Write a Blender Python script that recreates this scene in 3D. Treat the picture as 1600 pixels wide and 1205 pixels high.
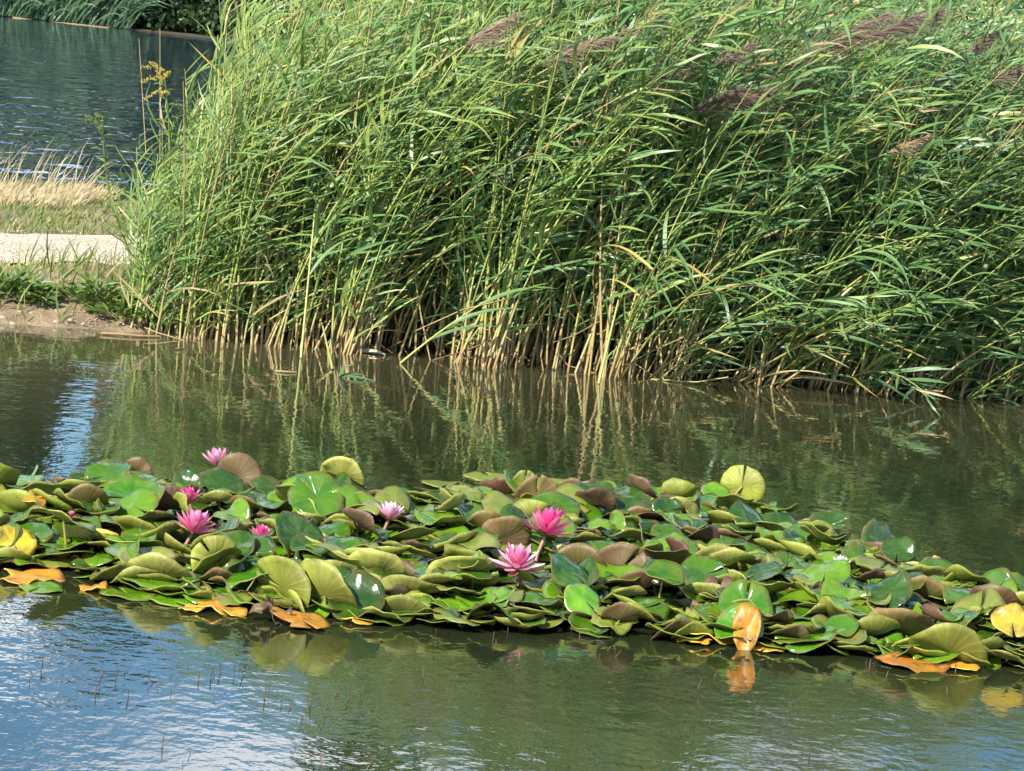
import bpy, math, random
import numpy as np
from mathutils import Matrix, Vector

for o in list(bpy.data.objects):
    bpy.data.objects.remove(o)
SC = bpy.context.scene
COL = SC.collection
rng = np.random.default_rng(7)
random.seed(7)
R_ = math.radians

# ------------------------------------------------------------------ camera
CAM_H = 1.3
FPX = 5076.0                       # focal length in pixels of the 1600 px wide photograph
PITCH = math.atan(566 / 5076)
ROLL = R_(6)
fwd = np.array([0, math.cos(PITCH), -math.sin(PITCH)])
rx = np.array([1.0, 0, 0]); ux = np.cross(rx, fwd)
rc = math.cos(ROLL) * rx + math.sin(ROLL) * ux
uc = math.cos(ROLL) * ux - math.sin(ROLL) * rx
cam_d = bpy.data.cameras.new('camera')
cam_d.sensor_width = 36
cam_d.lens = 36 * FPX / 1600
cam_d.clip_start = 0.1
cam_d.clip_end = 3000
cam = bpy.data.objects.new('camera', cam_d)
COL.objects.link(cam)
cam.matrix_world = Matrix(((rc[0], uc[0], -fwd[0], 0), (rc[1], uc[1], -fwd[1], 0), (rc[2], uc[2], -fwd[2], CAM_H), (0, 0, 0, 1)))
SC.camera = cam


def P(u, v, z=0.0):
    """world point at height z seen at photo pixel u, v"""
    d = fwd * FPX + rc * (u - 800) + uc * (602.5 - v)
    return d * ((z - CAM_H) / d[2]) + np.array([0, 0, CAM_H])


def PY(u, v, Y):
    d = fwd * FPX + rc * (u - 800) + uc * (602.5 - v)
    return d * (Y / d[1]) + np.array([0, 0, CAM_H])


# ------------------------------------------------------------------ sky and sun
SUN_EL, SUN_AZ = R_(37), math.atan2(-0.50, -0.80)       # azimuth measured from +Y towards +X: behind the camera, to the left
W = bpy.data.worlds.new('World'); SC.world = W; W.use_nodes = True
nt = W.node_tree; nt.nodes.clear()
def wn(t, **k):
    n = nt.nodes.new(t)
    for a, b in k.items(): setattr(n, a, b)
    return n
out = wn('ShaderNodeOutputWorld'); bg = wn('ShaderNodeBackground'); sky = wn('ShaderNodeTexSky', sky_type='NISHITA')
sky.sun_disc = False; sky.sun_elevation = SUN_EL; sky.sun_rotation = SUN_AZ; sky.air_density = 1.0; sky.dust_density = 0.25; sky.ozone_density = 2.0
tc = wn('ShaderNodeTexCoord'); sep = wn('ShaderNodeSeparateXYZ'); nt.links.new(tc.outputs['Generated'], sep.inputs[0])
add = wn('ShaderNodeMath', operation='ADD'); nt.links.new(sep.outputs['Z'], add.inputs[0]); add.inputs[1].default_value = 0.12
mx = wn('ShaderNodeMath', operation='MAXIMUM'); nt.links.new(add.outputs[0], mx.inputs[0]); mx.inputs[1].default_value = 0.05
dx = wn('ShaderNodeMath', operation='DIVIDE'); nt.links.new(sep.outputs['X'], dx.inputs[0]); nt.links.new(mx.outputs[0], dx.inputs[1])
dy = wn('ShaderNodeMath', operation='DIVIDE'); nt.links.new(sep.outputs['Y'], dy.inputs[0]); nt.links.new(mx.outputs[0], dy.inputs[1])
cmb = wn('ShaderNodeCombineXYZ'); nt.links.new(dx.outputs[0], cmb.inputs[0]); nt.links.new(dy.outputs[0], cmb.inputs[1])
cmb.inputs[2].default_value = 1.7
cn = wn('ShaderNodeTexNoise'); cn.inputs['Scale'].default_value = 1.7; cn.inputs['Detail'].default_value = 7; cn.inputs['Roughness'].default_value = 0.6
nt.links.new(cmb.outputs[0], cn.inputs['Vector'])
cr = wn('ShaderNodeValToRGB'); cr.color_ramp.elements[0].position = 0.50; cr.color_ramp.elements[1].position = 0.66
nt.links.new(cn.outputs['Fac'], cr.inputs[0])
mixc = wn('ShaderNodeMixRGB'); mixc.inputs[2].default_value = (12.0, 12.3, 12.8, 1)
nt.links.new(cr.outputs[0], mixc.inputs[0]); hsv = wn('ShaderNodeHueSaturation'); hsv.inputs['Saturation'].default_value = 1.3; nt.links.new(sky.outputs[0], hsv.inputs['Color']); nt.links.new(hsv.outputs[0], mixc.inputs[1])
nt.links.new(mixc.outputs[0], bg.inputs[0]); bg.inputs[1].default_value = 0.112
nt.links.new(bg.outputs[0], out.inputs[0])

sd = bpy.data.lights.new('sun', 'SUN'); sd.energy = 5.0; sd.angle = R_(0.53); sd.color = (1.0, 0.94, 0.84)
sun = bpy.data.objects.new('sun', sd); COL.objects.link(sun)
sdir = Vector((math.sin(SUN_AZ) * math.cos(SUN_EL), math.cos(SUN_AZ) * math.cos(SUN_EL), math.sin(SUN_EL)))
sun.rotation_euler = sdir.to_track_quat('Z', 'Y').to_euler()
sun.location = sdir * 30

SC.view_settings.view_transform = 'Standard'
SC.view_settings.look = 'None'
SC.view_settings.exposure = 1.0
SC.view_settings.gamma = 1
SC.view_settings.use_curve_mapping = False
SC.render.engine = 'CYCLES'
SC.cycles.use_denoising = True
SC.cycles.max_bounces = 4
SC.cycles.diffuse_bounces = 2
SC.cycles.glossy_bounces = 3
SC.cycles.transmission_bounces = 2
SC.cycles.use_adaptive_sampling = True
SC.cycles.adaptive_threshold = 0.04
SC.cycles.adaptive_min_samples = 24
SC.cycles.debug_use_spatial_splits = True


# ------------------------------------------------------------------ node helpers
class M:
    def __init__(s, name):
        s.m = bpy.data.materials.new(name); s.m.use_nodes = True
        s.t = s.m.node_tree; s.b = s.t.nodes['Principled BSDF']; s.o = s.t.nodes['Material Output']
    def n(s, t, **k):
        n = s.t.nodes.new(t)
        for a, b in k.items(): setattr(n, a, b)
        return n
    def l(s, a, b): s.t.links.new(a, b)
    def set(s, **k):
        for a, b in k.items(): s.b.inputs[a.replace('_', ' ')].default_value = b
    def noise(s, scale, detail=3, vec=None, rough=0.5):
        n = s.n('ShaderNodeTexNoise'); n.inputs['Scale'].default_value = scale; n.inputs['Detail'].default_value = detail
        n.inputs['Roughness'].default_value = rough
        if vec is not None: s.l(vec, n.inputs['Vector'])
        return n.outputs['Fac']
    def ramp(s, fac, stops):
        r = s.n('ShaderNodeValToRGB'); e = r.color_ramp.elements
        while len(e) < len(stops): e.new(0.5)
        for i, (p, c) in enumerate(stops):
            e[i].position = p; e[i].color = (*c, 1) if len(c) == 3 else c
        s.l(fac, r.inputs[0]); return r.outputs[0]
    def mix(s, fac, a, b, mode='MIX'):
        m = s.n('ShaderNodeMixRGB', blend_type=mode)
        for i, v in enumerate((fac, a, b)):
            if isinstance(v, (int, float)): m.inputs[i].default_value = v
            elif isinstance(v, tuple): m.inputs[i].default_value = (*v, 1)
            else: s.l(v, m.inputs[i])
        return m.outputs[0]
    def math(s, op, a, b=0.0):
        m = s.n('ShaderNodeMath', operation=op)
        for i, v in enumerate((a, b)):
            if isinstance(v, (int, float)): m.inputs[i].default_value = v
            else: s.l(v, m.inputs[i])
        return m.outputs[0]
    def bump(s, h, strength, dist):
        b = s.n('ShaderNodeBump'); b.inputs['Strength'].default_value = strength; b.inputs['Distance'].default_value = dist
        s.l(h, b.inputs['Height']); s.l(b.outputs[0], s.b.inputs['Normal']); return b
    def attr(s, name):
        a = s.n('ShaderNodeAttribute'); a.attribute_name = name; return a.outputs['Fac']
    def color(s, c): s.l(c, s.b.inputs['Base Color'])
    def obj(s): return s.n('ShaderNodeTexCoord').outputs['Object']
    def pos(s): return s.n('ShaderNodeNewGeometry').outputs['Position']
    def translucent(s, colour, fac):
        t = s.n('ShaderNodeBsdfTranslucent'); s.l(colour, t.inputs[0])
        m = s.n('ShaderNodeMixShader'); m.inputs[0].default_value = fac
        s.l(s.b.outputs[0], m.inputs[1]); s.l(t.outputs[0], m.inputs[2]); s.l(m.outputs[0], s.o.inputs[0])


# ------------------------------------------------------------------ mesh helpers
def mesh_np(name, V, F, mats, attr=None, smooth=True, mat_idx=None, uv=None):
    """V (n,3); F list of (k,4) or (k,3) arrays; attr per-vertex float 'tint'"""
    me = bpy.data.meshes.new(name)
    V = np.asarray(V, np.float32)
    if not isinstance(F, list): F = [F]
    F = [np.asarray(f, np.int32) for f in F if len(f)]
    me.vertices.add(len(V)); me.vertices.foreach_set('co', V.ravel())
    loops = np.concatenate([f.ravel() for f in F]); sizes = np.concatenate([np.full(len(f), f.shape[1], np.int32) for f in F])
    me.loops.add(len(loops)); me.loops.foreach_set('vertex_index', loops)
    me.polygons.add(len(sizes))
    me.polygons.foreach_set('loop_start', np.concatenate([[0], np.cumsum(sizes)[:-1]]).astype(np.int32))
    me.polygons.foreach_set('loop_total', sizes)
    if smooth: me.polygons.foreach_set('use_smooth', np.ones(len(sizes), bool))
    for m in (mats if isinstance(mats, (list, tuple)) else [mats]):
        me.materials.append(m.m if isinstance(m, M) else m)
    if mat_idx is not None: me.polygons.foreach_set('material_index', np.asarray(mat_idx, np.int32))
    if attr is not None:
        a = me.attributes.new('tint', 'FLOAT', 'POINT'); a.data.foreach_set('value', np.asarray(attr, np.float32))
    if uv is not None:
        u = me.uv_layers.new(name='UVMap'); u.data.foreach_set('uv', np.asarray(uv, np.float32)[loops].ravel())
    me.update(calc_edges=True); me.validate()
    return me

def link(name, data, parent=None, loc=(0, 0, 0), rot=(0, 0, 0), scale=1.0, **props):
    o = bpy.data.objects.new(name, data); COL.objects.link(o)
    o.location = loc; o.rotation_euler = rot
    o.scale = (scale,) * 3 if isinstance(scale, (int, float)) else scale
    if parent is not None: o.parent = parent
    for k, v in props.items():
        if v is not None: o[k] = v
    return o

def thing(name, data, label, category, group=None, **k):
    return link(name, data, label=label, category=category, group=group, **k)

def unit(a): return a / np.maximum(np.linalg.norm(a, axis=-1, keepdims=True), 1e-9)

def tubes(C, Rad, sides=4):
    """C (n,S,3) centre lines, Rad (n,S) radii -> V, F(quads)"""
    n, S, _ = C.shape
    T = np.gradient(C, axis=1); T = unit(T)
    ref = np.where(np.abs(T[..., 2:3]) > 0.95, np.array([1.0, 0, 0]), np.array([0, 0, 1.0]))
    A = unit(np.cross(T, ref)); B = np.cross(T, A)
    an = np.arange(sides) * 2 * np.pi / sides
    V = C[:, :, None, :] + Rad[..., None, None] * (np.cos(an)[:, None] * A[:, :, None, :] + np.sin(an)[:, None] * B[:, :, None, :])
    base = (np.arange(n) * S * sides)[:, None, None]
    i = np.arange(S - 1)[None, :, None] * sides; j = np.arange(sides)[None, None, :]; j2 = (j + 1) % sides
    F = np.stack([base + i + j, base + i + j2, base + i + sides + j2, base + i + sides + j], -1).reshape(-1, 4)
    return V.reshape(-1, 3), F

def ribbons(B, D, N, L, Wd, wind, bend, droop, segs=5, across=2, fold=0.25, twist=None):
    """curved tapering blades; B base, D start direction, N side hint normal; -> V, F, t (0..1 along), id"""
    n = len(B)
    s = np.linspace(0, 1, segs + 1)
    pos = np.zeros((n, segs + 1, 3)); pos[:, 0] = B
    dirs = np.zeros((n, segs + 1, 3))
    for k in range(segs + 1):
        sk = s[k]
        d = D * (1 - np.clip(bend * sk, 0, 1))[:, None] + wind * (bend * sk)[:, None]
        d = d + np.array([0, 0, -1.0]) * (droop * sk ** 1.6)[:, None]
        d = unit(d); dirs[:, k] = d
        if k: pos[:, k] = pos[:, k - 1] + 0.5 * (dirs[:, k - 1] + d) * (L / segs)[:, None]
    prof = np.interp(s, [0, .12, .35, .6, .85, 1], [.45, .85, 1, .8, .38, .03])
    side = unit(np.cross(dirs, N[:, None, :]))
    if twist is not None:
        up = np.cross(side, dirs); a = (twist[:, None] * s[None])[..., None]
        side = side * np.cos(a) + up * np.sin(a)
    up = np.cross(side, dirs)
    hw = (Wd / 2)[:, None, None] * prof[None, :, None]
    if across == 2: cols = [pos - side * hw, pos + side * hw]
    else: cols = [pos - side * hw + up * hw * fold, pos - up * hw * fold, pos + side * hw + up * hw * fold]
    V = np.stack(cols, 2)
    c = across
    base = (np.arange(n) * (segs + 1) * c)[:, None, None]
    i = np.arange(segs)[None, :, None] * c; j = np.arange(c - 1)[None, None, :]
    F = np.stack([base + i + j, base + i + j + 1, base + i + c + j + 1, base + i + c + j], -1).reshape(-1, 4)
    t = np.broadcast_to(s[None, :, None], (n, segs + 1, c)).ravel()
    ids = np.broadcast_to(np.arange(n)[:, None, None], (n, segs + 1, c)).ravel()
    return V.reshape(-1, 3), F, t, ids

def join(parts):
    Vs, Fs, As, off = [], [], [], 0
    for V, F, A in parts:
        Vs.append(V); Fs.append(F + off); As.append(A); off += len(V)
    return np.concatenate(Vs), np.concatenate(Fs), np.concatenate(As)


# ------------------------------------------------------------------ materials
def water_mat(name, deep, shallow, ripple, rough, stretch=(1.0, 2.2, 1)):
    m = M(name); p = m.pos()
    mp = m.n('ShaderNodeMapping'); mp.inputs['Scale'].default_value = stretch; m.l(p, mp.inputs[0]); v = mp.outputs[0]
    h = None
    sy = m.n('ShaderNodeSeparateXYZ'); m.l(p, sy.inputs[0])
    calm = m.ramp(m.math('MULTIPLY', sy.outputs[1], .05), [(.36, (1, 1, 1)), (.55, (.22, .22, .22))])     # the reed bed shelters the water before it
    for sc, amp, det in ripple:
        t = m.math('MULTIPLY', m.noise(sc, det, v, 0.55), amp)
        if sc > 20: t = m.math('MULTIPLY', t, calm)
        h = t if h is None else m.math('ADD', h, t)
    # wind gusts: calmer and rougher patches
    g = m.ramp(m.noise(0.9, 2, p), [(0.3, (.55, .55, .55)), (0.7, (1.2, 1.2, 1.2))])
    h = m.math('MULTIPLY', h, g)
    m.bump(h, 1.0, 1.0)
    sh = m.attr('tint')
    c = m.mix(m.noise(1.3, 4, p), deep, tuple(x * 1.5 for x in deep))
    c = m.mix(sh, c, m.mix(m.noise(9, 4, p), shallow, tuple(x * .5 for x in shallow)))
    m.color(c); m.set(Roughness=rough, IOR=1.52)
    return m

MAT_POND = water_mat('pond_water', (.014, .019, .008), (.135, .120, .058), [(3, .0018, 1), (14, .0010, 1), (32, .00075, 2)], .008, (1.0, .72, 1))
MAT_LAKE = water_mat('lake_water', (.010, .024, .044), (.05, .045, .02), [(2.0, .12, 2), (6, .016, 2)], .03, (1.0, .40, 1))

def soil_mat():
    m = M('bank_soil'); p = m.pos()
    a = m.ramp(m.noise(6, 6, p, .65), [(0.3, (.13, .085, .042)), (0.5, (.28, .20, .11)), (0.72, (.42, .33, .20))])
    g = m.ramp(m.noise(2.2, 5, p, .6), [(0.46, (0, 0, 0)), (0.6, (1, 1, 1))])
    m.color(m.mix(m.math('MULTIPLY', g, .55), a, (.11, .13, .035)))
    m.set(Roughness=.95); m.bump(m.noise(30, 6, p, .7), .9, .03)
    return m
MAT_SOIL = soil_mat()
def path_mat():
    m = M('pale_gravel'); p = m.pos()
    v = m.n('ShaderNodeTexVoronoi'); v.inputs['Scale'].default_value = 55; m.l(p, v.inputs['Vector'])
    a = m.ramp(v.outputs['Color'], [(0.1, (.46, .38, .27)), (0.5, (.60, .52, .39)), (0.9, (.70, .63, .50))])
    b = m.ramp(m.noise(3, 5, p, .6), [(0.35, (.80, .76, .68)), (0.65, (1, 1, 1))])
    m.color(m.mix(1.0, a, b, 'MULTIPLY')); m.set(Roughness=.95)
    m.bump(v.outputs['Distance'], .8, .02); return m
MAT_PATH = path_mat()

def blade_mat(name, stops, rough=.45, trans=.25, spec=.5):
    m = M(name)
    c = m.ramp(m.attr('tint'), stops)
    c2 = m.mix(m.noise(25, 3, m.obj()), c, m.mix(1.0, c, (.72, .75, .7), 'MULTIPLY'))
    m.color(c2); m.set(Roughness=rough); m.b.inputs['Specular IOR Level'].default_value = spec
    if trans: m.translucent(c2, trans)
    return m
# tint: 0..0.8 blue-green to yellow-green, above 0.85 yellow and straw leaves
MAT_LEAF = blade_mat('reed_leaf', [(0, (.075, .140, .075)), (.35, (.110, .220, .082)), (.62, (.172, .300, .078)), (.84, (.31, .38, .09)), (.87, (.50, .40, .10)), (.95, (.52, .40, .22)), (1, (.38, .27, .15))], .42, .32)
MAT_STEM = blade_mat('reed_stem', [(0, (.17, .085, .030)), (.10, (.30, .19, .075)), (.28, (.46, .35, .16)), (.5, (.38, .36, .11)), (.75, (.30, .36, .08)), (1, (.22, .30, .07))], .5, 0)
MAT_PLUME = blade_mat('reed_plume', [(0, (.10, .065, .055)), (.5, (.20, .13, .105)), (.8, (.30, .21, .15)), (1, (.52, .38, .22))], .8, .3)
MAT_GRASS = blade_mat('lawn_blades', [(0, (.05, .11, .02)), (.5, (.13, .19, .03)), (.8, (.36, .31, .12)), (1, (.52, .42, .22))], .6)
MAT_STRAW = blade_mat('dry_blades', [(0, (.28, .20, .10)), (.5, (.50, .40, .22)), (1, (.66, .56, .36))], .6)
MAT_WEED = blade_mat('weed_leaf', [(0, (.05, .10, .02)), (.6, (.12, .20, .035)), (1, (.24, .32, .07))], .45)
MAT_GOLD = blade_mat('goldenrod_florets', [(0, (.30, .28, .06)), (.5, (.55, .44, .07)), (1, (.66, .52, .10))], .7, .2)
MAT_TREE = blade_mat('far_foliage', [(0, (.012, .032, .012)), (.6, (.035, .075, .018)), (1, (.11, .19, .035))], .55, .25)
def plain(name, c1, c2, scale=8, rough=.8, bump=.3, dist=.01):
    m = M(name); p = m.obj(); f = m.noise(scale, 5, p, .6)
    m.color(m.mix(f, c1, c2)); m.set(Roughness=rough)
    if bump: m.bump(f, bump, dist)
    return m
MAT_BARK = plain('far_bark', (.10, .075, .055), (.22, .17, .13), 3, .9, .6, .05)
MAT_STONE = plain('pale_stone', (.24, .19, .13), (.42, .36, .27), 14, .9, .5, .01)
MAT_STICK = plain('weathered_stick', (.20, .12, .055), (.42, .29, .15), 20, .7)
MAT_PALE = plain('pale_dead_leaf', (.38, .30, .20), (.55, .47, .34), 20, .7)
MAT_MILF = plain('milfoil', (.060, .030, .026), (.15, .09, .05), 60, .6, 0)

def pad_top(name, c1, c2, rough=.17, spot=.25):
    m = M(name); uv = m.n('ShaderNodeUVMap').outputs[0]
    s = m.n('ShaderNodeSeparateXYZ'); m.l(uv, s.inputs[0])
    oi = m.n('ShaderNodeObjectInfo').outputs['Random']
    p = m.obj()
    c = m.mix(m.ramp(m.noise(14, 5, p, .6), [(.32, (0, 0, 0)), (.68, (1, 1, 1))]), c1, c2)
    ve = m.math('ABSOLUTE', m.math('SINE', m.math('MULTIPLY', s.outputs[0], 34.0)))
    ve = m.math('POWER', ve, 14.0)                 # fine radial veins
    ve = m.math('MULTIPLY', m.math('SUBTRACT', 1.0, m.math('POWER', m.math('SUBTRACT', 1.0, ve), 1.0)), .10)
    c = m.mix(ve, c, tuple(min(1, x * 1.6 + .02) for x in c2))
    if spot > .7:                                     # green not yet gone from the dying blade
        c = m.mix(m.math('MULTIPLY', m.ramp(m.noise(9, 3, p), [(.56, (0, 0, 0)), (.68, (1, 1, 1))]), .5), c, (.24, .24, .03))
    if spot:
        b = m.ramp(m.noise(26, 4, p, .7), [(.50 if spot > .7 else .58, (0, 0, 0)), (.66, (1, 1, 1))])
        c = m.mix(m.math('MULTIPLY', b, spot), c, (.13, .06, .02))
    rimf = m.math('MULTIPLY', m.math('POWER', s.outputs[1], 9.0), m.ramp(m.noise(22, 3, p), [(.42, (0, 0, 0)), (.6, (1, 1, 1))]))
    c = m.mix(m.math('MULTIPLY', rimf, .75), c, (.15, .075, .025))
    fs = m.ramp(m.noise(120, 2, p, .6), [(.66, (0, 0, 0)), (.72, (1, 1, 1))])
    c = m.mix(m.math('MULTIPLY', fs, .3), c, (.16, .14, .04))
    hs = m.n('ShaderNodeHueSaturation'); m.l(c, hs.inputs['Color'])
    m.l(m.math('ADD', .70, m.math('MULTIPLY', oi, .6)), hs.inputs['Value'])
    m.l(m.math('ADD', .49, m.math('MULTIPLY', oi, .02)), hs.inputs['Hue'])
    m.color(hs.outputs[0]); m.set(Roughness=rough); m.b.inputs['Specular IOR Level'].default_value = .55
    m.bump(m.math('ADD', m.noise(20, 3, p), m.math('MULTIPLY', ve, .6)), .35, .008)
    return m

def pad_under(name, c1, c2, rim=None, rough=.58):
    m = M(name); uv = m.n('ShaderNodeUVMap').outputs[0]
    s = m.n('ShaderNodeSeparateXYZ'); m.l(uv, s.inputs[0])
    p = m.obj(); oi = m.n('ShaderNodeObjectInfo').outputs['Random']
    wob = m.math('MULTIPLY', m.noise(16, 2, p), .35)
    k = m.math('ADD', m.math('MULTIPLY', s.outputs[0], 19.0), wob)
    ve = m.math('POWER', m.math('ABSOLUTE', m.math('COSINE', m.math('MULTIPLY', k, 3.14159))), 10.0)
    c = m.mix(m.ramp(m.noise(13, 5, p, .65), [(.32, (0, 0, 0)), (.68, (1, 1, 1))]), c1, c2)
    if rim: c = m.mix(m.math('MULTIPLY', m.math('POWER', s.outputs[1], 3.0), .8), c, rim)
    bl = m.ramp(m.noise(7, 3, p, .6), [(.45, (0, 0, 0)), (.62, (1, 1, 1))])
    c = m.mix(m.math('MULTIPLY', bl, .38), c, (.14, .11, .03) if c1[1] > .15 else (.17, .15, .04))
    c = m.mix(m.math('MULTIPLY', ve, .16), c, tuple(min(1, x * 1.25 + .03) for x in c1))
    sp = m.ramp(m.noise(60, 3, p, .7), [(.60, (0, 0, 0)), (.68, (1, 1, 1))])
    c = m.mix(m.math('MULTIPLY', sp, .6), c, (.12, .07, .03))
    hs = m.n('ShaderNodeHueSaturation'); m.l(c, hs.inputs['Color']); m.l(m.math('ADD', .75, m.math('MULTIPLY', oi, .5)), hs.inputs['Value'])
    m.color(hs.outputs[0]); m.set(Roughness=rough); m.bump(m.math('ADD', m.math('MULTIPLY', ve, .5), m.noise(30, 3, p)), .3, .003)
    return m

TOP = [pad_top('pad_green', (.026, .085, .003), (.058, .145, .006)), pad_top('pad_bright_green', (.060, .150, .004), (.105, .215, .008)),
       pad_top('pad_deep_green', (.014, .050, .004), (.032, .085, .006)), pad_top('pad_olive', (.10, .14, .018), (.17, .19, .03), .3, .5)]
TOP_YEL = pad_top('pad_yellow', (.48, .30, .018), (.36, .34, .025), .45, .8)
TOP_ORA = pad_top('pad_orange', (.50, .17, .008), (.54, .27, .012), .5, .95)
UND = [pad_under('pad_back_lime', (.235, .26, .030), (.14, .165, .018)), pad_under('pad_back_olive', (.19, .165, .035), (.12, .095, .022), (.15, .08, .03)),
       pad_under('pad_back_brown', (.16, .100, .038), (.085, .045, .020)), pad_under('pad_back_maroon', (.115, .055, .030), (.06, .026, .016)),
       pad_under('pad_back_pale', (.30, .31, .065), (.19, .20, .032))]
UND_YEL = pad_under('pad_back_yellow', (.70, .42, .03), (.55, .45, .05))
MAT_PETIOLE = plain('petiole', (.28, .26, .06), (.36, .24, .08), 20, .5, 0)

def petal_mat(name, base, tip, edge=.5):
    m = M(name); uv = m.n('ShaderNodeUVMap').outputs[0]; s = m.n('ShaderNodeSeparateXYZ'); m.l(uv, s.inputs[0])
    c = m.ramp(s.outputs[1], [(0.05, base), (edge, tuple(.6 * a + .4 * b for a, b in zip(base, tip))), (1, tip)])
    st = m.math('MULTIPLY', m.math('POWER', m.math('ABSOLUTE', m.math('SINE', m.math('MULTIPLY', s.outputs[0], 22.0))), 6.0), .25)
    c = m.mix(st, c, base); m.color(c); m.set(Roughness=.42); m.translucent(c, .28); return m
PET_DEEP = petal_mat('petal_magenta', (.66, .012, .16), (.80, .09, .30))
PET_MID = petal_mat('petal_pink', (.72, .05, .24), (.84, .30, .48))
PET_PALE = petal_mat('petal_pale_pink', (.76, .16, .36), (.90, .70, .76), .55)
PET_WHITE = petal_mat('petal_white', (.80, .76, .62), (.88, .86, .80))
MAT_SEPAL = plain('sepal', (.22, .16, .06), (.30, .13, .10), 12, .5, 0)
MAT_STAMEN = plain('stamen', (.85, .50, .05), (.80, .36, .08), 40, .6, 0)

# ------------------------------------------------------------------ setting
def pl(xs, ys): return lambda x: np.interp(x, xs, ys)
pond_shore = pl([-40, -6, -1.9, -1.57, -1.3, -.73, 0, .68, 1.0, 2.05, 4, 9, 40], [9.0, 11.0, 11.95, 12.07, 12.12, 12.22, 12.32, 12.46, 12.6, 13.1, 14.2, 18, 40])
path_near = lambda x: np.interp(x, [-40, -2.09, -1.67, -.5, 3, 9, 40], [6, 12.96, 13.67, 15.4, 19.4, 24, 46]) + 0 * x
path_far = lambda x: np.interp(x, [-40, -2.36, -1.85, -.7, 3, 9, 40], [10.5, 14.54, 15.12, 17.2, 21.2, 25.8, 47.8])
lake_shore = lambda x: np.interp(x, [-40, -2.9, -2.5, -1.2, 3, 9, 40], [13, 17.5, 18.1, 20.2, 25, 30, 52])

def bank_z(x, y):
    a = y - pond_shore(x) - np.interp(x, [-1.45, -1.0, 2, 6], [0, .55, 1.3, 1.6]); b = lake_shore(x) - y
    d = np.minimum(a, b)
    z = np.interp(d, [-2.5, -.3, 0, .12, .35, .8, 1.4], [-.6, -.09, 0, .035, .085, .115, .12])
    return z

g = bpy.data.meshes.new('ground')
S = 1500
g.from_pydata([(-S, -S, -.65), (S, -S, -.65), (S, S, -.65), (-S, S, -.65)], [], [(0, 1, 2, 3)])
g.materials.append(MAT_SOIL.m)
link('ground', g, kind='structure')

xs = np.concatenate([np.arange(-40, -4, 1.0), np.arange(-4, 4, .05), np.arange(4, 40.1, 1.0)])
ts = np.concatenate([np.linspace(-.25, -.02, 4), np.linspace(0, .22, 30), np.linspace(.25, 1.2, 26)])
Vb = np.zeros((len(xs), len(ts), 3))
for i, x in enumerate(xs):
    y0, y1 = pond_shore(x), lake_shore(x)
    Vb[i, :, 0] = x; Vb[i, :, 1] = y0 + ts * (y1 - y0)
Vb[..., 2] = bank_z(Vb[..., 0], Vb[..., 1])
lump = (np.sin(Vb[..., 0] * 23 + np.sin(Vb[..., 1] * 17) * 2) * np.cos(Vb[..., 1] * 29 + Vb[..., 0] * 7) * .010 + rng.normal(0, .005, Vb.shape[:2])) * ((Vb[..., 2] > -.05) & (Vb[..., 2] < .112))
Vb[..., 2] += lump
def grid_faces(a, b):
    i = np.arange(a - 1)[:, None] * b; j = np.arange(b - 1)[None]
    return np.stack([i + j, i + b + j, i + b + j + 1, i + j + 1], -1).reshape(-1, 4)
link('bank_ground', mesh_np('bank_ground', Vb.reshape(-1, 3), grid_faces(len(xs), len(ts)), MAT_SOIL), kind='structure')

xs2 = np.concatenate([np.arange(-30, -5, .8), np.arange(-5, 3, .08), np.arange(3, 30, .8)]); tp = np.linspace(0, 1, 12)
Vp = np.zeros((len(xs2), len(tp), 3))
for i, x in enumerate(xs2):
    w = .05 * math.sin(x * 9) + .04 * math.sin(x * 23)
    Vp[i, :, 0] = x; Vp[i, :, 1] = path_near(x) + w + tp * (path_far(x) - path_near(x))
Vp[..., 2] = .1245 + .012 * np.sin(tp * np.pi)[None] + rng.normal(0, .0025, Vp.shape[:2])
link('gravel_path', mesh_np('gravel_path', Vp.reshape(-1, 3), grid_faces(len(xs2), len(tp)), MAT_PATH), kind='structure')

def water_sheet(name, y0f, y1f, mat, shallow_at):
    xw = np.concatenate([np.arange(-150, -4, 4), np.arange(-4, 4, .1), np.arange(4, 151, 4)])
    tw = np.linspace(0, 1, 160)
    V = np.zeros((len(xw), len(tw), 3))
    for i, x in enumerate(xw):
        V[i, :, 0] = x; V[i, :, 1] = y0f(x) + tw * (y1f(x) - y0f(x))
    a = shallow_at(V[..., 0], V[..., 1])
    link(name, mesh_np(name, V.reshape(-1, 3), grid_faces(len(xw), len(tw)), mat, attr=a.ravel()), kind='structure')
def pond_sh(x, y):
    d = pond_shore(x) - y
    left = np.clip((-.2 - x) / 1.2, 0, 1)
    return np.clip(1 - d / (2.9 + .6 * left), 0, 1) ** 1.1 * (.42 + .45 * left)
water_sheet('pond_water', lambda x: -40.0, lambda x: pond_shore(np.clip(x, -40, 40)) + 1.9, MAT_POND, pond_sh)
water_sheet('lake_water', lambda x: lake_shore(np.clip(x, -40, 40)) - .6, lambda x: 92.0, MAT_LAKE, lambda x, y: np.clip(1 - (y - lake_shore(x)) / 1.2, 0, 1))

# far shore of the lake
xf = np.arange(-150, 151, 3.0); yf = np.array([86.5, 88.2, 88.6, 90, 95, 110, 160, 400])
Vf = np.zeros((len(xf), len(yf), 3)); Vf[..., 0] = xf[:, None]; Vf[..., 1] = yf[None] + (np.sin(xf * .3) * .4)[:, None]
Vf[..., 2] = np.array([-.3, -.02, .05, .08, .3, .8, 1.2, 2])[None]
MAT_FAR = plain('dark_leaf_litter', (.030, .026, .014), (.07, .055, .03), 2, .95)
link('far_shore_ground', mesh_np('far_shore_ground', Vf.reshape(-1, 3), grid_faces(len(xf), len(yf)), MAT_FAR), kind='structure')

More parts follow.
